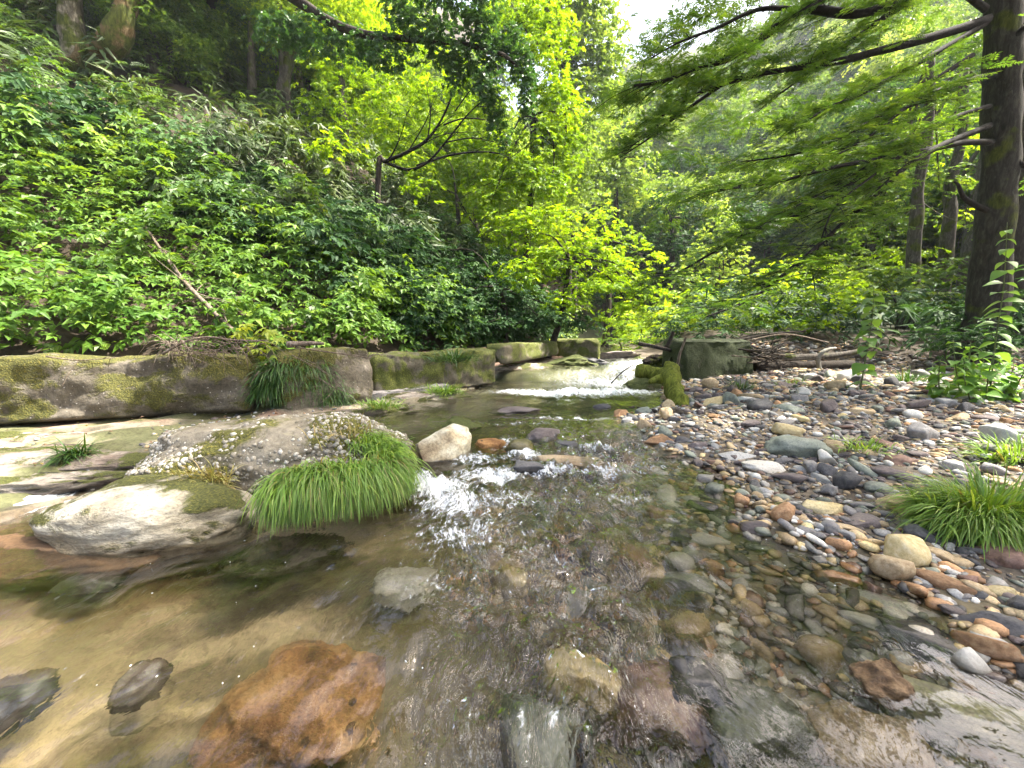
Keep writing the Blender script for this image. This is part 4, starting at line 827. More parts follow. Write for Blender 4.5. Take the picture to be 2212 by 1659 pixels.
# trunks behind on the right
GR = 'trees behind the big tree on the right'
for k, (lb, tr_, r, lob, mt) in enumerate([
    ('leaning brown trunked tree left of the big trunk', [(1972, 660, 13), (1978, 500, 13), (1984, 400, 13), (2005, 280, 13), (2012, 120, 13)], .20, [(1960, 330, 14, 70, 34), (1900, 420, 14, 60, 30), (2030, 400, 14.5, 60, 30), (1950, 480, 14, 60, 24), (1880, 500, 15, 60, 22)], L_mid),
    ('second brown trunked tree standing close to the big trunk', [(2038, 620, 14.5), (2050, 490, 14.5), (2052, 400, 14.5), (2078, 300, 14.5), (2085, 150, 14.5)], .22, [(2060, 300, 15, 60, 40), (1990, 230, 15, 60, 36), (2080, 480, 15, 40, 26), (1960, 550, 15, 60, 22)], L_bright),
    ('short dark leaning trunk just beside the big trunk', [(2084, 600, 16), (2100, 500, 16), (2112, 420, 16), (2130, 300, 16)], .24, [(2100, 380, 17, 60, 40), (2110, 220, 17, 60, 40), (2120, 540, 16, 40, 26)], L_mid),
    ('dark trunk at the right edge behind the big trunk', [(2190, 640, 10.5), (2200, 450, 10.5), (2215, 200, 10.5), (2230, -100, 10.5)], .36, [(2230, 400, 12, 60, 50), (2220, 200, 12, 60, 50), (2220, 60, 12, 70, 50)], L_mid)]):
    T = [D(*p) for p in tr_]; T[0] = to_ground(T[0])
    tree('broadleaf_tree', lb, 'tree', T, r, pxl(lob), mt, B_grey if k < 3 else B_dark, .30, 1., SPR, 160 + k, GR)

# ---------------------------------------------------------------- the big tree on the right with its long branches
rs = np.random.RandomState(9)
TY = 8.6
TT = [to_ground(D(2120, 745, TY)), D(2128, 690, TY), D(2142, 560, TY), D(2157, 400, TY), D(2164, 250, TY), D(2166, 100, TY), D(2166, -60, TY), D(2160, -400, TY)]
big = empty('big_tree', TT[0], 'tall dark straight trunked tree sending long leafy branches across the top right', 'tree')
P = smoothpath(TT, 6); rr = np.interp(np.linspace(0, 1, len(P)), [0, .1, .25, .6, 1], [.50, .37, .29, .27, .22])
child(mk('trunk', *tube(P, rr, 24, 4, .12), bark_mat('big_trunk_bark', (.03, .028, .022), (.07, .066, .052), scale=5, moss=.15), loc=TT[0]), big)
BR = [([(2134, 42), (2017, 79), (1892, 112), (1809, 133), (1726, 146), (1642, 160), (1559, 183), (1497, 208), (1430, 250)], 6.4, .085),
      ([(2150, -70), (2050, -40), (1955, 0), (1851, 29), (1734, 21), (1667, 67), (1601, 112), (1559, 133), (1505, 146), (1434, 175), (1370, 185)], 5.8, .10),
      ([(2130, -60), (1900, -50), (1792, -10), (1734, 21)], 6.2, .08),
      ([(2130, 50), (2017, 117), (1926, 167), (1851, 208), (1788, 233), (1700, 290)], 6.6, .055),
      ([(2145, 162), (2059, 183), (1976, 221), (1934, 250), (1892, 287), (1800, 340)], 6.5, .06),
      ([(2138, 229), (2059, 254), (1988, 292), (1892, 346), (1809, 400), (1692, 458)], 6.4, .045),
      ([(2142, 308), (2080, 308), (1996, 325), (1926, 337), (1851, 387), (1767, 442), (1672, 487), (1601, 512), (1476, 583), (1430, 610)], 5.6, .06),
      ([(2138, 271), (2038, 312), (1955, 362), (1871, 437), (1788, 512), (1705, 583), (1621, 646), (1517, 687)], 5.0, .06),
      ([(1892, 375), (1805, 446), (1767, 537), (1740, 600)], 5.6, .018),
      ([(1560, 183), (1450, 260), (1400, 300), (1340, 340)], 6.0, .03),
      ([(1940, 340), (1830, 355), (1730, 380), (1640, 400), (1550, 410)], 6., .04),
      ([(2130, 20), (2040, -30), (1940, 20), (1850, 80), (1780, 130), (1690, 200)], 7., .06),
      ([(2170, 100), (2212, 60), (2280, 20)], 8.2, .09), ([(2170, 330), (2215, 360), (2290, 380)], 8.2, .08),
      ([(2130, 455), (2085, 430), (2070, 400), (2060, 392)], 8.2, .06),
      ([(1734, 21), (1640, 20), (1550, 60), (1470, 90), (1400, 130)], 6.2, .04), ([(2100, 120), (1960, 210), (1830, 290), (1730, 330), (1600, 350)], 7.2, .05)]
LP, LN = [], []; twg = []
for bi, (path, yt, r) in enumerate(BR):
    n = len(path); y0 = TY - .1 if bi not in (8, 9, 10, 15) else yt + .9
    Pp = [D(x, y, y0 + (yt - y0) * (i / (n - 1)) ** .8) for i, (x, y) in enumerate(path)]
    P = smoothpath(Pp, 4); rr = np.linspace(r, r * .16, len(P))
    child(mk('branch', *tube(P, rr, 8, bi, .1), B_twig, loc=TT[0]), big)
    if bi in (14,): continue
    Ln = np.linalg.norm(np.diff(P, axis=0), axis=1).sum()
    for k in range(int(Ln * 7.5)):
        u = rs.uniform(.22, 1); i = int(u * (len(P) - 1)); q = P[i]; Tn = P[min(i + 1, len(P) - 1)] - P[i - 1]; Tn /= np.linalg.norm(Tn)
        sd = np.cross(Tn, [0, 0, 1]) * rs.choice([-1, 1]); L = rs.uniform(.25, 1.05) * (1.1 - .4 * u)
        dirv = Tn * rs.uniform(.3, 1) + sd * rs.uniform(.3, 1) + np.array([0, 0, rs.uniform(-.12, .3)]); dirv /= np.linalg.norm(dirv)
        e = q + dirv * L + np.array([0, 0, -.08 * L]); m = (q + e) / 2 + np.array([0, 0, .07 * L])
        TP = smoothpath([q, m, e], 3); twg.append(tube(TP, np.linspace(.008, .003, len(TP)), 3, 0, cap=False))
        for j in range(max(3, int(L * 12))):
            w = rs.uniform(.25, 1.02); LP.append(q + (e - q) * w + np.array([0, 0, .07 * L * 4 * w * (1 - w)]) + rs.normal(0, .025, 3)); a = math.atan2(dirv[1], dirv[0]) + rs.choice([-1, 1]) * rs.uniform(.3, 1.2)
            LN.append((rs.normal(0, .25), rs.normal(0, .25), 1, a))
o = mk('twigs', *merge(twg), B_twig, loc=TT[0]); child(o, big); tag(o, kind='stuff')
LP = np.array(LP); LN = np.array(LN); n = len(LP)
V, F, T = scatter(PIN, LP, frame(LN[:, :3], LN[:, 3]), rs.uniform(.16, .28, n), rs.randint(0, 5, n), np.clip(.5 + .2 * rs.normal(size=n), .05, .95))
NTRI[0] += sum(len(f) for f in F)
o = mk('crown', V, F, L_wing, fl={'tint': T}, smooth=False, loc=TT[0]); child(o, big); tag(o, kind='stuff')
V, F, T = leafcloud(pxl([(1380, 110, 9, 45, 26), (1440, 60, 9.5, 60, 26), (1520, 30, 9.5, 60, 24), (1500, 230, 9, 60, 24), (1560, 270, 9, 60, 24), (1640, 260, 9.5, 70, 26), (1420, 180, 8.5, 50, 24), (1720, 230, 10, 60, 24), (1800, 210, 10, 50, 20), (1850, 330, 10, 70, 26), (1750, 340, 9, 60, 24), (1640, 350, 9, 60, 24), (1900, 60, 10.5, 45, 28), (1980, 20, 11, 70, 30), (1960, 150, 10.5, 55, 24), (1900, 240, 10.5, 60, 24), (2080, 100, 10.5, 40, 40),
                          (1540, 360, 8.6, 55, 22), (1450, 330, 8.4, 50, 22), (1480, 420, 8, 55, 20), (1560, 450, 8, 50, 18), (1420, 480, 8, 40, 16), (2060, 220, 11, 50, 26), (1600, 170, 9.5, 40, 20), (1980, -60, 10, 150, 40), (1600, -60, 9, 150, 40)]), .27, 1.15, PIN, 170, .7)
NTRI[0] += sum(len(f) for f in F)
o = mk('crown', V, F, L_wing, fl={'tint': T}, smooth=False, loc=TT[0]); child(o, big); tag(o, kind='stuff')

# ---------------------------------------------------------------- forest filling the slopes behind (uncountable mass)
def clump(seed, size, protos=SPR, dens=.8):
    rs = np.random.RandomState(seed); L = [(rs.normal(0, .38, 3) * [1, 1, .6], np.array([.62, .62, .42]) * rs.uniform(.7, 1.15)) for _ in range(4)]
    V, F, T = leafcloud(L, size, dens, protos, seed, .45); return V, F, T - .5
CL = {'near': [clump(k, .17) for k in range(5)], 'far': [clump(10 + k, .24, SPF) for k in range(5)]}
def forest(name, region, n, x0, x1, y0, y1, R0, R1, mats, seed, lift=(.5, 1.2), per=12, kind='far', cr=1.3):
    rs = np.random.RandomState(seed); P = [[] for _ in mats]; S = [[] for _ in mats]; c = 0; tr_ = []; tries = 0; TT_ = [[] for _ in mats]
    while c < n and tries < 100000:
        tries += 1; x, y = rs.uniform(x0, x1), rs.uniform(y0, y1)
        if not region(x, y): continue
        c += 1; r = rs.uniform(R0, R1); z = float(terrain(x, y)) + r * rs.uniform(*lift); k = rs.randint(len(mats)); tt = rs.normal(.5, .13)
        for j in range(per):
            d = rs.normal(size=3); d /= np.linalg.norm(d); P[k].append(np.array([x, y, z]) + d * np.array([1, 1, .95]) * r * (rs.rand() ** .4) * .9); S[k].append(cr * rs.uniform(.65, 1.25) * (r / R1) ** .5); TT_[k].append(tt + rs.normal(0, .05))
        tr_.append(tube([[x, y, float(terrain(x, y)) - .5], [x + rs.normal(0, .2), y, z]], [.14 * r ** .5, .08], 6, c))
    for k, m in enumerate(mats):
        if P[k]: instancer(name, CL[kind], np.array(P[k]), rmats(len(P[k]), rs, .25), S[k], rs.randint(0, 5, len(P[k])), TT_[k], m)
    mk('forest_trunks', *merge(tr_), B_grey, kind='stuff')
forest('right_bank_forest', lambda x, y: float(polydist(BANK, x, y)) > 1.5, 26, 14, 27, -1, 10, 2.2, 3.4, [L_mid, L_dark], 205, (1.2, 2.6), 14, 'near', 1.3)
rs = np.random.RandomState(61); P_, S_, T_ = [], [], []
for cx, cy_, cz, rx, ry, rz, n in ((7.2, 1.0, 12.5, 3.8, 3.6, 1.6, 40), (8.2, 6.6, 13.6, 3.6, 3.2, 1.6, 34), (7.0, -4.5, 12, 3.5, 3, 1.6, 14), (11, 3, 12.5, 3, 4.5, 2.2, 24)):
    for _ in range(n):
        d = rs.uniform(-1, 1, 3)
        if d[0] ** 2 + d[1] ** 2 < 1: P_.append([cx + d[0] * rx, cy_ + d[1] * ry, cz + d[2] * rz]); S_.append(rs.uniform(.9, 1.5)); T_.append(rs.normal(.5, .08))
instancer('unseen_shade_canopy', CL['near'], np.array(P_), rmats(len(P_), rs, .2), S_, rs.randint(0, 5, len(P_)), T_, L_wing)  # unseen leaf mass added to keep direct sun off the foreground
parts = []
for bx, by, tx, ty, tz in ((13.5, 1.5, 5, 1, 12), (14, 6.5, 6.5, 6, 13.5), (12.5, -6, 3.5, -5, 11.5)):
    z0 = float(terrain(bx, by)) - .3; parts.append(tube(smoothpath([[bx, by, z0], [bx - .4, by, 6], [(bx + tx) / 2, (by + ty) / 2, 9.5], [tx, ty, tz]], 5), np.linspace(.36, .05, 16), 10, 3, .15))
mk('unseen_canopy_trunks', *merge(parts), B_grey, kind='stuff')  # unseen trunks added to carry the shading canopy
inview = lambda x, y: abs(x) < 1.45 * y + 3
dwf = lambda x, y: float(polydist(WALL, x, y)); dbf = lambda x, y: float(polydist(BANK, x, y))
forest('hillside_forest', lambda x, y: inview(x, y) and dwf(x, y) > 8.6 and y > 7 and not (y < 14 and dwf(x, y) < 11), 160, -36, 2, 6, 34, 1.6, 3.0, [L_mid, L_bright, L_mid], 201, (.9, 2.4), 12, 'near', 1.2)
forest('hillside_forest', lambda x, y: inview(x, y) and 2 < dwf(x, y) < 12 and y > 19, 46, -20, 6, 19, 42, 2.0, 3.4, [L_bright, L_pale], 202, (.5, 1.8), 14, 'near', 1.3)
forest('distant_forest', lambda x, y: inview(x, y) and (y > 30), 420, -60, 80, 30, 85, 3.5, 6, [L_mid, L_dark, L_pale], 203, (.5, 1.2), 14, 'far', 2.3)
forest('distant_forest', lambda x, y: inview(x, y) and dbf(x, y) > 8 and x < y * 1.7 and not (x < 21 and 13 < y < 36), 200, 8, 60, 13, 45, 2.4, 4.4, [L_mid, L_dark, L_pale], 204, (.5, 2.2), 14, 'far', 1.7)
# ================================================================ UNDERGROWTH
rs = np.random.RandomState(51)
def on_hill(n, x0, x1, y0, y1, f, seed):
    r = np.random.RandomState(seed); x = r.uniform(x0, x1, n); y = r.uniform(y0, y1, n); m = f(x, y) & (np.abs(x) < 1.42 * y + 1.5); return x[m], y[m]
def hill_normal(x, y):
    e = .35; h0 = terrain(x, y); nx = -(terrain(x + e, y) - h0) / e; ny = -(terrain(x, y + e) - h0) / e
    n = np.stack([nx, ny, np.ones_like(nx)], 1); return n / np.linalg.norm(n, axis=1, keepdims=True)
SOIL = [tuple(hs(px, py)[:2]) for px, py in ((215, 205), (330, 240), (450, 262), (560, 318), (660, 345))]
def undergrowth(name, x, y, protos, size, mat, seed, lift=(.1, .55), upw=.6, clump=.9, jit=.3, tint0=.5, dn=None):
    r = np.random.RandomState(seed); n = len(x); N = hill_normal(x, y)
    cl = fbm(x * clump, y * clump, 0, 3, seed); z = terrain(x, y) + r.uniform(*lift, n) * (1 + .9 * cl) + .12 * cl
    P = np.stack([x, y, z], 1) + N * (.22 + .35 * cl)[:, None]
    NN = N * (1 - upw) + np.array([0, -.15, upw]) + r.normal(0, jit, (n, 3)) * np.array([1, 1, .4])
    # leaves reach outwards and down the slope
    a = np.arctan2(N[:, 1], N[:, 0]) + r.normal(0, 1.2, n)
    T_ = np.clip(tint0 + .12 * r.normal(size=n) + .25 * fbm(x * .55, y * .55, 3, 2, seed + 3), .03, .97)
    V, F, T = scatter(protos, P, frame(NN, a), size * r.uniform(.65, 1.35, n) * (1 + .25 * cl), r.randint(0, len(protos), n), T_)
    NTRI[0] += sum(len(f) for f in F)
    return mk(name, V, F, mat, fl={'tint': T}, smooth=False, kind='stuff')
pdw = lambda x, y: polydist(WALL, x, y); psoil = lambda x, y: np.abs(polydist(SOIL, x, y))
x, y = on_hill(52000, -17, 3, 2.5, 15, lambda x, y: (pdw(x, y) > .35) & (pdw(x, y) < 8.2) & (psoil(x, y) > .7) & (y < 10.5 - .0 * x + fbm(x, y, 0, 2, 4)), 1)
k = len(x) // 3
undergrowth('undergrowth', x[:k], y[:k], CMP, .34, L_herb, 11, tint0=.55)
undergrowth('undergrowth', x[k:2 * k], y[k:2 * k], WHO, .27, L_herb, 12, tint0=.5, lift=(.05, .5))
undergrowth('undergrowth', x[2 * k:2 * k + k // 2], y[2 * k:2 * k + k // 2], SPR, .33, L_mid, 13, tint0=.5, lift=(.05, .45))
x, y = on_hill(26000, -12, 5, 8.5, 20, lambda x, y: (pdw(x, y) > .3) & (pdw(x, y) < 6.5) & (y > 8.8 + fbm(x, y, 0, 2, 4)), 2)
k = len(x) // 2
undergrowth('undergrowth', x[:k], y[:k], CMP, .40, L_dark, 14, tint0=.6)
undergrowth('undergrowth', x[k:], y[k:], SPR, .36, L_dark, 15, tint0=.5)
x, y = on_hill(20000, -26, 3, 5, 24, lambda x, y: (pdw(x, y) > 6.2) & (pdw(x, y) < 16) & (psoil(x, y) > .35), 3)
k = len(x) // 2
undergrowth('bamboo_grass', x[:k], y[:k], SAS, .45, L_sasa, 16, tint0=.45, jit=.6, upw=.3)
undergrowth('undergrowth', x[k:], y[k:], FRN + CMP, .5, L_mid, 17, tint0=.4)
x, y = on_hill(5200, -8, 3, 9, 16, lambda x, y: (pdw(x, y) > 3) & (pdw(x, y) < 7.5), 4)
undergrowth('bamboo_grass', x, y, SAS, .42, L_sasa, 18, tint0=.5, jit=.6, upw=.2)
# right bank under the trees, and the sunny clearing
x, y = on_hill(9000, 4, 24, 6, 20, lambda x, y: (polydist(BANK, x, y) > .7), 5)
k = len(x) // 2
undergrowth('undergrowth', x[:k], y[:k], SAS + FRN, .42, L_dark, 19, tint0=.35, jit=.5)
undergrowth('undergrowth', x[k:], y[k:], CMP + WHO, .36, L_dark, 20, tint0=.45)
x, y = on_hill(6500, 3, 22, 15, 34, lambda x, y: (-polydist(RS, x, y) > .2), 6)
undergrowth('clearing_herbs', x, y, SPR + CMP, .5, L_bright, 21, tint0=.75, lift=(.1, .9))
x, y = on_hill(4000, 0, 12, 15, 26, lambda x, y: (polydist(LS, x, y) > .1) & (pdw(x, y) < .8), 7)
undergrowth('clearing_herbs', x, y, SPR + CMP, .36, L_pale, 22, tint0=.5, lift=(.05, .6))

# ================================================================ GRASS TUFTS
L_grass = leaf_mat('grass_blade', G_((.4, .33, .14), (.13, .2, .035), (.14, .27, .04), (.22, .36, .05), (.36, .46, .09)), .35, 1.3, .4, .5)
L_gdark = leaf_mat('dark_grass_blade', G_((.10, .10, .03), (.03, .085, .018), (.06, .14, .025), (.12, .22, .04)), .35, 1.3, .4, .5)
L_dry = leaf_mat('dry_grass_blade', G_((.24, .18, .08), (.36, .29, .12), (.3, .32, .09), (.42, .36, .2)), .3, 1.1)
def blades(roots, az, L, seed, w=.006, elev=.9, droop=.55, segs=5, jaz=.6, jel=.3):
    r = np.random.RandomState(seed); n = len(roots); az = az + r.normal(0, jaz, n); el = np.clip(elev + r.normal(0, jel, n), -.6, 1.45)
    L = L * r.uniform(.55, 1.15, n); d = np.stack([np.cos(az) * np.cos(el), np.sin(az) * np.cos(el), np.sin(el)], 1)
    side = np.stack([-np.sin(az), np.cos(az), np.zeros(n)], 1) + r.normal(0, .25, (n, 3)); P = roots.copy(); Vs = []
    g = droop * r.uniform(.6, 1.5, n); wv = w * r.uniform(.6, 1.3, n)
    for k in range(segs + 1):
        t = k / segs; ww = wv * (1 - t ** 1.8) * (.6 + .8 * min(1, t * 3)) + .0004
        Vs.append(P + side * ww[:, None]); Vs.append(P - side * ww[:, None])
        d = d + np.stack([np.zeros(n), np.zeros(n), -g * (2.0 / segs) * (.35 + t)], 1); d /= np.linalg.norm(d, axis=1, keepdims=True)
        P = P + d * (L / segs)[:, None]
    V = np.stack(Vs, 1).reshape(-1, 3); m = 2 * (segs + 1); f = np.array([[2 * k, 2 * k + 1, 2 * k + 3, 2 * k + 2] for k in range(segs)])
    F = (f[None] + (np.arange(n) * m)[:, None, None]).reshape(-1, 4); NTRI[0] += len(F) * 2
    T = np.repeat(np.clip(.55 + .2 * r.normal(size=n), .02, .98), m) + np.tile(np.repeat(np.linspace(-.12, .08, segs + 1), 2), n)
    return V, F, np.clip(T, .01, .99)
def tuft(label, roots, az, L, mat, seed, group=None, **k):
    V, F, T = blades(np.asarray(roots), az, L, seed, **k); c = np.mean(roots, axis=0)
    return mk('grass_tuft', V, F, mat, fl={'tint': T}, smooth=False, loc=c, label=label, cat='grass tuft', group=group)
def rim(pts, n, z, seed, w=.09):
    r = np.random.RandomState(seed); P = smoothpath([G(x, y, zz) for x, y, zz in pts], 6); u = r.uniform(0, len(P) - 1.001, n); i = u.astype(int); q = P[i] * (1 - (u - i))[:, None] + P[i + 1] * (u - i)[:, None]
    return q + r.normal(0, 1, (n, 3)) * np.array([w * .5, w, .02])
R1 = rim([(625, 1030, .26), (660, 1025, .27), (700, 1020, .28), (780, 1012, .27), (850, 1000, .24)], 8200, .25, 1, .07)
cxy = G(700, 960, .2)
tuft('long bright green grass hanging like a skirt over the front of the conglomerate boulder', R1, np.arctan2(R1[:, 1] - cxy[1], (R1[:, 0] - cxy[0]) * .75), .34, L_grass, 2, elev=.15, droop=1.25, jaz=.3, jel=.3, w=.0034)
R2 = rim([(770, 940, .33), (810, 960, .31), (845, 985, .26)], 2000, .3, 3, .08)
tuft('shorter grass on the right shoulder of the conglomerate boulder', R2, np.full(len(R2), -.5), .22, L_grass, 4, elev=.4, droop=1., jaz=.5, w=.0034)
R2 = rim([(690, 930, .42), (740, 940, .4), (800, 925, .38)], 130, .3, 5, .12)
tuft('thin yellowish grass sprouting on top of the conglomerate boulder', R2, np.full(len(R2), -1.), .16, L_dry, 6, elev=.9, droop=.5, jaz=1.5, w=.004)
R2 = rim([(400, 1040, .16), (440, 1042, .17), (480, 1046, .16)], 500, .2, 7, .05)
tuft('dry straw yellow grass between the two big boulders', R2, np.full(len(R2), -1.57), .2, L_dry, 8, elev=.8, droop=.8, jaz=1.0, w=.004)
R2 = rim([(150, 985, .16), (170, 985, .16)], 160, .2, 9, .04)
tuft('small thin green tuft on the cream rock shelf', R2, np.full(len(R2), -1.0), .28, L_gdark, 10, elev=.6, droop=.6, jaz=1.2, w=.005)
def wallroots(reg, n, seed):
    r = np.random.RandomState(seed); out = []
    for _ in range(n):
        x0, y0, x1, y1, a = reg[r.randint(len(reg))]; px, py = r.uniform(x0, x1), r.uniform(y0, y1); Y = G(px, 898 - (px - 560) * .14, .12)[1] - .03 * r.rand()
        out.append(D(px, py, Y))
    return np.array(out)
R2 = wallroots([(590, 785, 700, 800, 0), (575, 800, 720, 830, 0), (600, 820, 735, 850, 0), (700, 840, 745, 862, 0)], 3000, 11)
tuft('dark green grass cascading down the gap between the two wall slabs', R2, np.full(len(R2), -1.45), .46, L_gdark, 12, elev=.35, droop=.9, jaz=.5, w=.006)
R2 = wallroots([(560, 842, 600, 850, 0)], 900, 13); tuft('round dark green tuft at the left foot of the hanging grass', R2, np.full(len(R2), -1.5), .36, L_gdark, 14, elev=.7, droop=.95, jaz=.9, w=.006)
R2 = wallroots([(655, 858, 760, 868, 0)], 900, 15); tuft('low dark green grass at the right foot of the hanging grass', R2, np.full(len(R2), -1.5), .26, L_gdark, 16, elev=.7, droop=.9, jaz=.9, w=.006)
c0 = G(2140, 1125, .12); r_ = np.random.RandomState(17); R2 = c0 + r_.normal(0, 1, (4200, 3)) * np.array([.11, .06, .02])
tuft('big fresh green grass clump drooping over the stones at the right water edge', R2, np.arctan2(R2[:, 1] - c0[1] - .02, R2[:, 0] - c0[0]), .38, L_grass, 18, elev=.75, droop=1.15, jaz=.45, w=.0036)
for k, (px, py, z, n, L, lb, mt) in enumerate([(2200, 1005, .17, 700, .3, 'small grass tuft on the bar at the right edge', L_grass), (1840, 960, .16, 60, .12, 'tiny green sprout in the middle of the gravel bar', L_grass), (1870, 970, .2, 90, .12, 'tiny green sprout right of the olive block', L_grass),
                                   (980, 780, .9, 300, .22, 'short grass hanging on the mossy wall', L_gdark), (960, 850, .3, 400, .2, 'short grass on the mossy ledge at the end of the flat slab', L_grass), (1710, 838, .3, 150, .25, 'flat rosette of blades at the back of the gravel', L_grass), (1600, 838, .3, 120, .22, 'low leafy tuft near the mossy block', L_gdark),
                                   (1960, 830, .4, 250, .3, 'thin grass at the back edge of the gravel by the bush', L_gdark), (820, 880, .2, 300, .18, 'low grass under the flat grey slab', L_grass), (700, 935, .15, 200, .14, 'yellowish grass behind the boulder crest', L_dry)]):
    c0 = G(px, py, z); R2 = c0 + r_.normal(0, 1, (n, 3)) * np.array([.12, .06, .015]); tuft(lb, R2, np.arctan2(R2[:, 1] - c0[1], R2[:, 0] - c0[0]), L, mt, 30 + k, elev=.9, droop=.8, jaz=.5, w=.005)

# ================================================================ STEMMED PLANTS, EACH LEAF A PIECE
def leaf_mesh(name, L, W, mat, heart=True, seed=0):
    m = 7; V = []; 
    for i in range(m):
        t = i / (m - 1); w = W / 2 * (math.sin(math.pi * min(1, t * 1.02) ** .62) if heart else math.sin(math.pi * t ** .8)); z = .10 * L * t - .35 * L * t * t
        V += [[t * L, -w, z + .12 * w * 2], [t * L, 0, z], [t * L, w, z + .12 * w * 2]]
    V = np.array(V); F = []
    for i in range(m - 1):
        for j in (0, 1): F.append([i * 3 + j, i * 3 + 3 + j, i * 3 + 4 + j, i * 3 + 1 + j])
    o = mk(name, V, np.array(F), mat, fl={'tint': np.full(len(V), .6)}, smooth=True); me = o.data; bpy.data.objects.remove(o); return me
def maple_mesh(mat):
    V, F, T = maple(3); o = mk('leaf', V, F, mat, fl={'tint': np.full(len(V), .7)}, smooth=False); me = o.data; bpy.data.objects.remove(o); return me
L_stem = leaf_mat('stem_plant_leaf', G_((.07, .16, .025), (.11, .23, .04), (.15, .3, .055), (.2, .36, .07)), .35, 1.4, .42, .45)
L_mapl = leaf_mat('young_maple_leaf', G_((.12, .20, .02), (.19, .28, .028), (.26, .34, .04), (.34, .40, .07)), .45, 1.3)
HM = [leaf_mesh('leaf', 1, .78, L_stem), leaf_mesh('leaf', 1, .55, L_stem, False)]; MM = maple_mesh(L_mapl)
def add_leaf(me, p, az, tilt, s, root, roll=0.):
    o = bpy.data.objects.new('leaf', me); COL.objects.link(o); o.parent = root; o.location = Vector(p) - Vector(root.location); o.rotation_euler = (roll, tilt, az); o.scale = (s, s, s); return o
def stem_plant(name, label, cat, stems, leafs, seed, me, L, group=None, fit=None, pairs=True, mat=None):
    r = np.random.RandomState(seed); e = empty(name, stems[0][0], label, cat, group)
    for si, st in enumerate(stems):
        P = smoothpath(st, 5); child(mk('stem', *tube(P, np.linspace(.011, .003, len(P)), 6, 1), plain('plant_stem_%d' % 0, (.10, .14, .05)) if not hasattr(stem_plant, 'm') else stem_plant.m, loc=e.location), e)
        for k in range(leafs[si]):
            u = .08 + .92 * (k + r.uniform(-.2, .2)) / leafs[si]; u = min(max(u, 0), .999); f = u * (len(P) - 1); i = int(f); q = P[i] * (1 - f + i) + P[i + 1] * (f - i)
            a0 = r.uniform(0, 6.28) if k % 2 else 1.57 * (k // 2) + r.normal(0, .3)
            for s in ((0, math.pi) if pairs else (0,)):
                add_leaf(me, q, a0 + s + r.normal(0, .25), r.uniform(-.1, .55), L * r.uniform(.75, 1.15) * (1.05 - .55 * u ** 3 if pairs else 1), e, r.normal(0, .25))
    return e
stem_plant.m = plain('plant_stem', (.12, .15, .06))
Y1 = G(1862, 862, .28)[1]
stem_plant('stemmed_plant', 'single tall plant with paired heart shaped leaves on the gravel bar', 'plant', [[D(1855, 862, Y1), D(1872, 760, Y1), D(1885, 680, Y1), D(1888, 610, Y1)]], [15], 5, HM[0], .23)
Y2 = G(2130, 880, .3)[1]
stem_plant('stemmed_plant', 'tallest stemmed plant rising above the leafy bush at the right edge', 'plant', [[D(2135, 880, Y2), D(2150, 740, Y2), D(2168, 620, Y2), D(2176, 480, Y2)]], [18], 6, HM[0], .20)
st = []; r_ = np.random.RandomState(8)
for k in range(15):
    bx = r_.uniform(2030, 2200); tx = bx + r_.uniform(-50, 50); ty = r_.uniform(735, 800) if bx > 2060 else r_.uniform(770, 840); ty -= 8; st.append([D(bx, 885, Y2 + r_.uniform(-.25, .3)), D((bx + tx) / 2 - 6, (885 + ty) / 2, Y2 + r_.uniform(-.3, .3)), D(tx, ty, Y2 + r_.uniform(-.3, .3))])
stem_plant('leafy_bush', 'bushy cluster of bright green leafy stems at the right edge of the gravel bar', 'bush', st, [11] * 15, 9, HM[0], .16)
Ym = G(560, 880, .12)[1] - .15
st = [[D(545, 790, Ym), D(555, 740, Ym - .1), D(580, 700, Ym - .2)], [D(550, 780, Ym), D(530, 730, Ym - .1), D(515, 695, Ym - .15)], [D(560, 775, Ym), D(600, 740, Ym - .15), D(620, 712, Ym - .2)], [D(560, 790, Ym), D(590, 775, Ym - .2), D(605, 760, Ym - .3)], [D(548, 790, Ym), D(525, 790, Ym - .2), D(545, 800, Ym - .3)], [D(550, 785, Ym), D(560, 760, Ym - .3), D(565, 750, Ym - .35)], [D(555, 790, Ym), D(550, 800, Ym - .25), D(560, 812, Ym - .3)]]
stem_plant('maple_sapling', 'small maple sapling with glowing yellow green leaves on the wall above the hanging grass', 'sapling', st, [10, 9, 9, 7, 7, 7, 5], 10, MM, .24, pairs=False)
# broad leaved plants on the slope that can be told apart
for k, (px, py, n, s, lb) in enumerate([(215, 285, 9, .42, 'broad leaved plant with long drooping leaflets on the upper left slope'), (60, 400, 8, .4, 'pale broad leaved plant near the left edge of the slope'), (420, 560, 7, .36, 'large leaved plant just above the fallen bare branch'), (250, 330, 9, .4, 'drooping leaved plant below the soil patch'),
                                 (80, 610, 9, .3, 'shiny leaved plant low on the left slope'), (530, 640, 8, .32, 'large lobed leaved plant right of the fallen branch'), (860, 620, 9, .34, 'lobed leaved plant above the middle of the wall'), (760, 590, 9, .34, 'pale leaved plant in the middle of the slope')]):
    p = hs(px, py); e = empty('broad_leaved_plant', p, lb, 'plant', 'broad leaved plants of the slope'); r = np.random.RandomState(70 + k)
    q = p + np.array([.1, -.35, .35]); child(mk('stem', *tube([p, (p + q) / 2 + [0, 0, .05], q], .008, 5), stem_plant.m, loc=e.location), e)
    for j in range(n): add_leaf(MM if k in (5, 6) else HM[1], q + r.normal(0, .03, 3), j * 6.283 / n + r.normal(0, .2), r.uniform(.1, .6), s * r.uniform(.8, 1.1) * .8, e, r.normal(0, .2)).color = (1, 1, 1, 1)

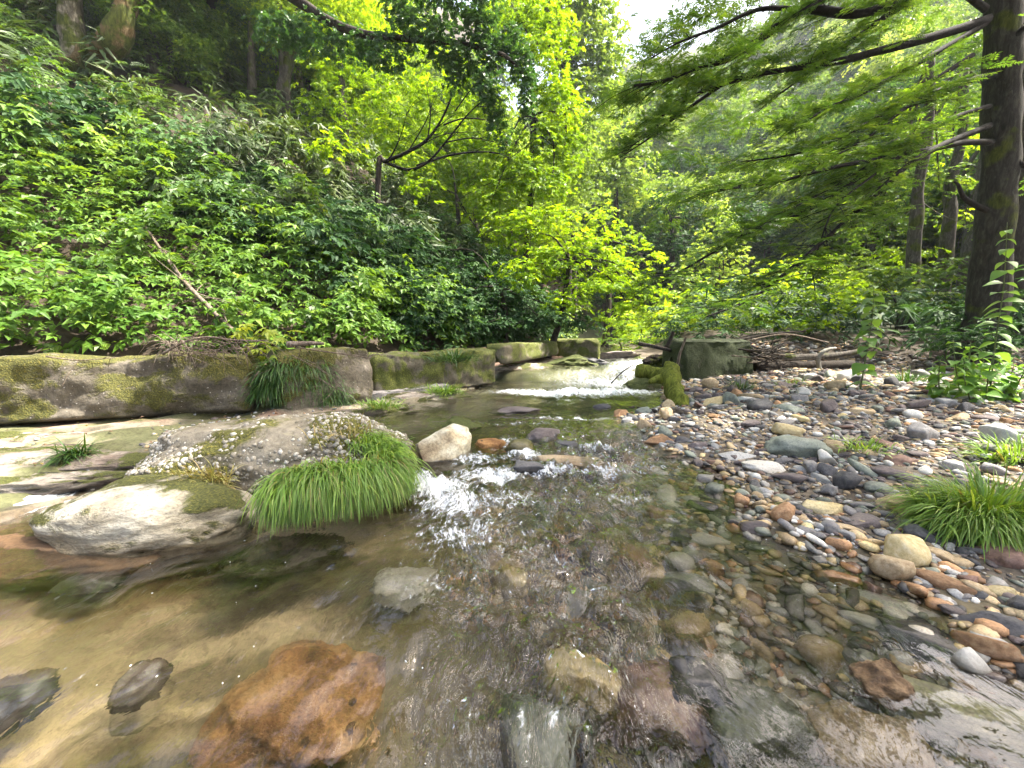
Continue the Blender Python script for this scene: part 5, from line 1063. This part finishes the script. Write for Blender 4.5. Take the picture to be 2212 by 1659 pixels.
# ================================================================ DEAD WOOD
def stick(name, label, pts, r0, r1, mat, seed=0, n=7, twigs=0, cat=None, group=None, rough=.15, tl=.3):
    P = smoothpath(pts, 5); V, F = tube(P, np.linspace(r0, r1, len(P)), n, seed, rough); r = np.random.RandomState(seed + 3)
    if not twigs: return mk(name, V, F, mat, label=label, cat=cat or 'stick', group=group, loc=P[0])
    e = empty(name, P[0], label, cat or 'branch', group); child(mk('stem', V, F, mat, loc=P[0]), e)
    for k in range(twigs):
        q = P[r.randint(1, len(P) - 1)]; d = r.normal(size=3) * np.array([1, .6, .8]); d /= np.linalg.norm(d); L = tl * r.uniform(.4, 1.3)
        m = q + d * L * .5 + r.normal(0, .06, 3) * L; x_ = q + d * L + r.normal(0, .1, 3) * L + np.array([0, 0, -.1 * L])
        child(mk('twig', *tube(smoothpath([q, m, x_], 4), np.linspace(min(r1, .012), .003, 9), 5, k), mat, loc=P[0]), e)
    return e
a, b, c_ = hs(350, 530), hs(430, 640), D(505, 722, 6.4)
stick('fallen_branch', 'long bare grey branch with broken twigs lying down the leafy slope', [a + [0, -.4, .38], b + [0, -.45, .4], hs(475, 690) + [0, -.4, .35], c_ + [0, 0, .05]], .02, .042, B_dead, 1, 9, 22, 'branch', tl=.5)
Yw = lambda px: G(px, 940 - .06 * px, .12)[1]
wt = lambda px, py, d=0: D(px, py, Yw(px) + d)
# tangle of roots hanging on the wall top
e = empty('root_tangle', wt(420, 770), 'tangle of thin dead roots and twigs hanging over the top of the long wall', 'twigs'); r = np.random.RandomState(5)
for k in range(110):
    px = r.uniform(355, 545); q = wt(px, r.uniform(735, 770), r.uniform(-.12, .15)); d = np.array([r.normal(0, .22), r.normal(0, .06), r.normal(0, .05)]); w = q + d * 1.2 + np.array([0, -.05, -.14 * abs(r.normal())])
    child(mk('twig', *tube(smoothpath([q, q + d * .6 + [0, -.04, r.uniform(-.02, .07)], w], 3), np.linspace(.007, .002, 7), 4, k), B_dead, loc=e.location), e)
GW = 'bare twigs lying over the wall'
for k, (pts, r0, tw, lb) in enumerate([([(350, 765), (400, 738), (450, 728), (510, 735), (580, 735)], .018, 4, 'long thin dead branch arching along the top of the long wall'), ([(620, 745), (660, 742), (700, 742)], .05, 0, 'short thick piece of dead wood lying on the wall right of the sapling'),
                                 ([(640, 748), (720, 760), (780, 768), (800, 775)], .012, 8, 'thin bare twig trailing along the grey wall block'), ([(630, 765), (670, 785), (700, 800), (735, 830)], .008, 8, 'bare branching twig hanging down the grey wall block'), ([(690, 815), (720, 835), (760, 850), (765, 870)], .007, 6, 'forked pale twig at the lower right of the grey wall block'),
                                 ([(560, 800), (545, 820), (540, 835)], .008, 3, 'short curled twig hanging below the maple sapling'), ([(100, 770), (170, 778), (250, 772)], .010, 3, 'thin dead twig on top of the long wall at the left'), ([(150, 480), (185, 520)], .01, 2, 'small dead twig on the left slope')]):
    stick('dead_twig' if k != 1 else 'dead_wood', lb, [wt(x, y, -.1) if k < 2 or k == 6 else wt(x, y + 2, .02) for x, y in pts] if k < 7 else [hs(*p) + [0, -.4, .4] for p in pts], r0, r0 * .4, B_dead, 40 + k, 6, tw, 'twig', GW, tl=.3)
# mossy log and root wad beside the rapids
m_logmoss = bark_mat('bright_moss_log', (.14, .15, .025), (.26, .28, .045), scale=7, moss=1.2, mc=(.26, .29, .04))
def gp(px, py, z): return G(px, py, z)
yl = G(1470, 878, .12)[1]
e = empty('mossy_log', gp(1470, 878, .1), 'bright mossy forked log standing out of the water beside the rapids', 'log')
for nm, pts, r0, r1 in (('stem', [D(1472, 885, yl), D(1468, 868, yl + .05), D(1455, 835, yl + .3), D(1447, 812, yl + .5), D(1450, 795, yl + .7)], .15, .14), ('stub', [D(1452, 822, yl + .45), D(1425, 818, yl + .5), D(1402, 826, yl + .45)], .12, .03), ('limb', [D(1450, 805, yl + .8), D(1420, 808, yl + 1), D(1395, 803, yl + 1.1), D(1376, 800, yl + 1.1)], .13, .12)):
    P = smoothpath(pts, 6); child(mk(nm, *tube(P, np.linspace(r0, r1, len(P)), 14, 6, .35), m_logmoss, loc=e.location), e)
boulder('rock', 1400, 838, .08, (.55, .35, .3), m_mossrock, 'dark wet rock under the mossy log', 150, .5, .15, .2, 5, .2)
boulder('stump', 1415, 800, .3, (.35, .3, .32), bark_mat('rotten_wood', (.03, .024, .018), (.09, .075, .06), moss=.4), 'dark rotten root stump beside the mossy block', 151, .8, .3, .1, 5, .2, 'stump', .15, fr=2.5)
boulder('stump', 1458, 905, .12, (.13, .1, .12), B_dark, 'small black hollow stump end lying on the gravel tip', 152, .8, .3, .1, 4, .2, 'stump', .03, fr=2.5)
GD = 'driftwood by the mossy block'
zl = 8.4
for k, (pts, r0, r1, lb, mt) in enumerate([
    ([(1462, 792, 8.3), (1470, 760, 8.2), (1482, 728, 8.1)], .035, .02, 'pale straight stick leaning against the mossy block', B_dead), ([(1440, 750, 8.6), (1450, 728, 8.6), (1455, 716, 8.6)], .05, .03, 'short black stub poking up behind the pale leaning stick', B_dark),
    ([(1380, 742, 9.5), (1420, 750, 9.2), (1450, 757, 9)], .05, .04, 'dark log end pointing left above the rapids', B_dark), ([(1320, 828, 8.3), (1345, 803, 8.4), (1370, 787, 8.5)], .015, .01, 'thin dark stick slanting into the rapids', B_dark),
    ([(1400, 862, 7), (1450, 868, 7), (1510, 873, 6.9)], .02, .015, 'thin pale stick floating across the foot of the mossy log', B_dead), ([(1505, 872, 6.9), (1520, 848, 6.9), (1530, 838, 6.9)], .014, .008, 'short pale stick sticking up from the pool edge', B_dead),
    ([(1375, 887, 6), (1400, 910, 5.6), (1415, 925, 5.4)], .035, .03, 'dark short stick standing among the tip stones', B_dark), ([(1340, 893, 6), (1370, 885, 6)], .05, .04, 'brown wood piece lying at the gravel tip', B_dark),
    ([(1480, 905, 5.8), (1530, 935, 5.0), (1560, 955, 4.6)], .014, .01, 'thin pale curved root lying across the stones', B_dead), ([(1540, 870, 6.6), (1600, 862, 6.8), (1640, 855, 7)], .02, .012, 'weathered stick at the back of the gravel near the pool', B_dead),
    ([(1770, 800, 8.8), (1768, 775, 8.8), (1782, 757, 8.8), (1805, 752, 8.9)], .05, .03, 'curved pale driftwood branch standing at the back of the bar', B_pale), ([(1640, 765, 9), (1720, 772, 9.1), (1800, 768, 9.2), (1860, 758, 9.3)], .09, .06, 'long dark log lying behind the gravel bar', B_grey),
    ([(1630, 790, 9), (1720, 800, 9), (1840, 790, 9.2)], .12, .1, 'second dark log below the long log', B_dark), ([(1620, 735, 8.9), (1700, 722, 9), (1790, 740, 9)], .02, .012, 'thin arched stick on top of the driftwood heap', B_dead),
    ([(1590, 735, 9.2), (1660, 722, 9.6), (1740, 715, 9.9)], .03, .02, 'dark pole sloping up right from the mossy block', B_dark), ([(1900, 905, 5.6), (2020, 915, 5.5), (2120, 925, 5.4)], .018, .012, 'long brown stick lying on the right of the bar', B_dark),
    ([(1830, 850, 7.4), (1940, 862, 7.0), (2010, 868, 6.8)], .02, .012, 'pale stick behind the tall stemmed plant foot', B_dead), ([(1900, 842, 7.6), (1960, 845, 7.5), (2000, 850, 7.4)], .018, .01, 'short pale stick near the leafy bush', B_dead),
    ([(2050, 945, 4.9), (2130, 935, 5.0), (2212, 960, 4.7)], .016, .01, 'crooked twig on the stones at the right edge', B_dead), ([(1845, 890, 6.5), (1850, 872, 6.5), (1847, 862, 6.5)], .015, .012, 'tiny white upright stick by the dark olive rock', B_pale),
    ([(2080, 978, 4.6), (2160, 990, 4.4)], .02, .012, 'short brown twig in front of the crooked twig', B_dark)]):
    P = []
    for x, y_, Y in pts:
        q = D(x, y_, Y); q[2] = max(q[2], float(terrain(q[0], q[1])) + r0 * .8); P.append(q)
    stick('driftwood_stick' if r0 < .1 else 'log', lb, P, r0, r1, mt, 60 + k, 8, 0, 'driftwood' if r0 < .1 else 'log', GD, .2)
e = empty('driftwood_heap', D(1670, 770, 8.9), 'heap of dark tangled sticks right of the mossy block', 'driftwood', None); r = np.random.RandomState(15)
for k in range(60):
    px, py = r.normal(1665, 30), r.normal(765, 16); q = D(px, py, 8.9 + r.uniform(-.3, .5)); a = r.normal(.3, .6); L = r.uniform(.3, 1.1); d = np.array([math.cos(a), r.normal(0, .4), math.sin(a) * .6]) * L * .5
    child(mk('stick', *tube(smoothpath([q - d, q + r.normal(0, .04, 3), q + d], 3), np.linspace(r.uniform(.01, .025), .006, 7), 5, k), B_dark if r.rand() < .6 else B_dead, loc=e.location), e)
# fine debris, fallen leaves and floating specks: too many and too small to count
r = np.random.RandomState(25); n = 1500; x = r.uniform(1.5, 12, n); y = r.uniform(3, 11, n); m = (polydist(BANK, x, y) > -2.5) & (-polydist(RS, x, y) > .3) & (polydist(BANK, x, y) < 1.5); x, y = x[m], y[m]
parts = []
for i in range(len(x)):
    a = r.uniform(0, 3.14); L = r.uniform(.05, .3); z = float(terrain(x[i], y[i])) + r.uniform(.02, .06); d = np.array([math.cos(a), math.sin(a), r.normal(0, .1)]) * L / 2; q = np.array([x[i], y[i], z]); parts.append(tube([q - d, q + r.normal(0, .01, 3), q + d], [.006, .005, .003], 3, 0, cap=False))
mk('twig_litter', *merge(parts), B_dead, kind='stuff')
n = 900; x = r.uniform(-8, 3, n); y = r.uniform(3, 9, n); m = (polydist(LS, x, y) > 0) & (polydist(WALL, x, y) < .2); x, y = x[m], y[m]
V, F, T = scatter([leaf2(1, .6)], np.stack([x, y, terrain(x, y) + .02], 1), rmats(len(x), r, .3), r.uniform(.02, .05, len(x)), None, r.uniform(0, 1, len(x)))
mk('fallen_leaves', V, F, leaf_mat('fallen_leaf', G_((.12, .06, .035), (.2, .11, .06), (.16, .09, .06), (.5, .42, .05)), .1, 1.), fl={'tint': T}, kind='stuff')
n = 110; x = r.uniform(-3, 2.2, n); y = r.uniform(1, 4, n); m = (fbm(x * 1.5, y * 1.5, 0, 2, 6) > .05) & (-polydist(RS, x, y) < -.2); x, y = x[m], y[m]
V, F = ico(1)
V, F, T = scatter([(V, F)], np.stack([x, y, water_level(x, y) + .008], 1), rmats(len(x), r, .1), np.stack([r.uniform(.0015, .006, len(x)), r.uniform(.001, .003, len(x)), np.full(len(x), .002)], 1))
t = NT('foam_bubble'); t.surf(t.n('BsdfPrincipled', {'Base Color': (.85, .88, .9, 1), 'Roughness': .3}).outputs[0])
mk('foam_bubbles', V, F, t.m, kind='stuff')

# ================================================================ AIR
m = bpy.data.materials.new('haze'); m.use_nodes = True; nt = m.node_tree; nt.nodes.clear()
out = nt.nodes.new('ShaderNodeOutputMaterial'); vv = nt.nodes.new('ShaderNodeVolumePrincipled'); vv.inputs['Color'].default_value = (.86, .93, 1, 1); vv.inputs['Density'].default_value = HAZE; vv.inputs['Anisotropy'].default_value = .3
nt.links.new(vv.outputs[0], out.inputs['Volume'])
bb = np.array([[x, y, z] for x in (-100, 100) for y in (-30, 170) for z in (-3, 110)], float)
mk('haze', bb, np.array([[0, 1, 3, 2], [4, 6, 7, 5], [0, 4, 5, 1], [2, 3, 7, 6], [0, 2, 6, 4], [1, 5, 7, 3]]), m, smooth=False, kind='stuff')
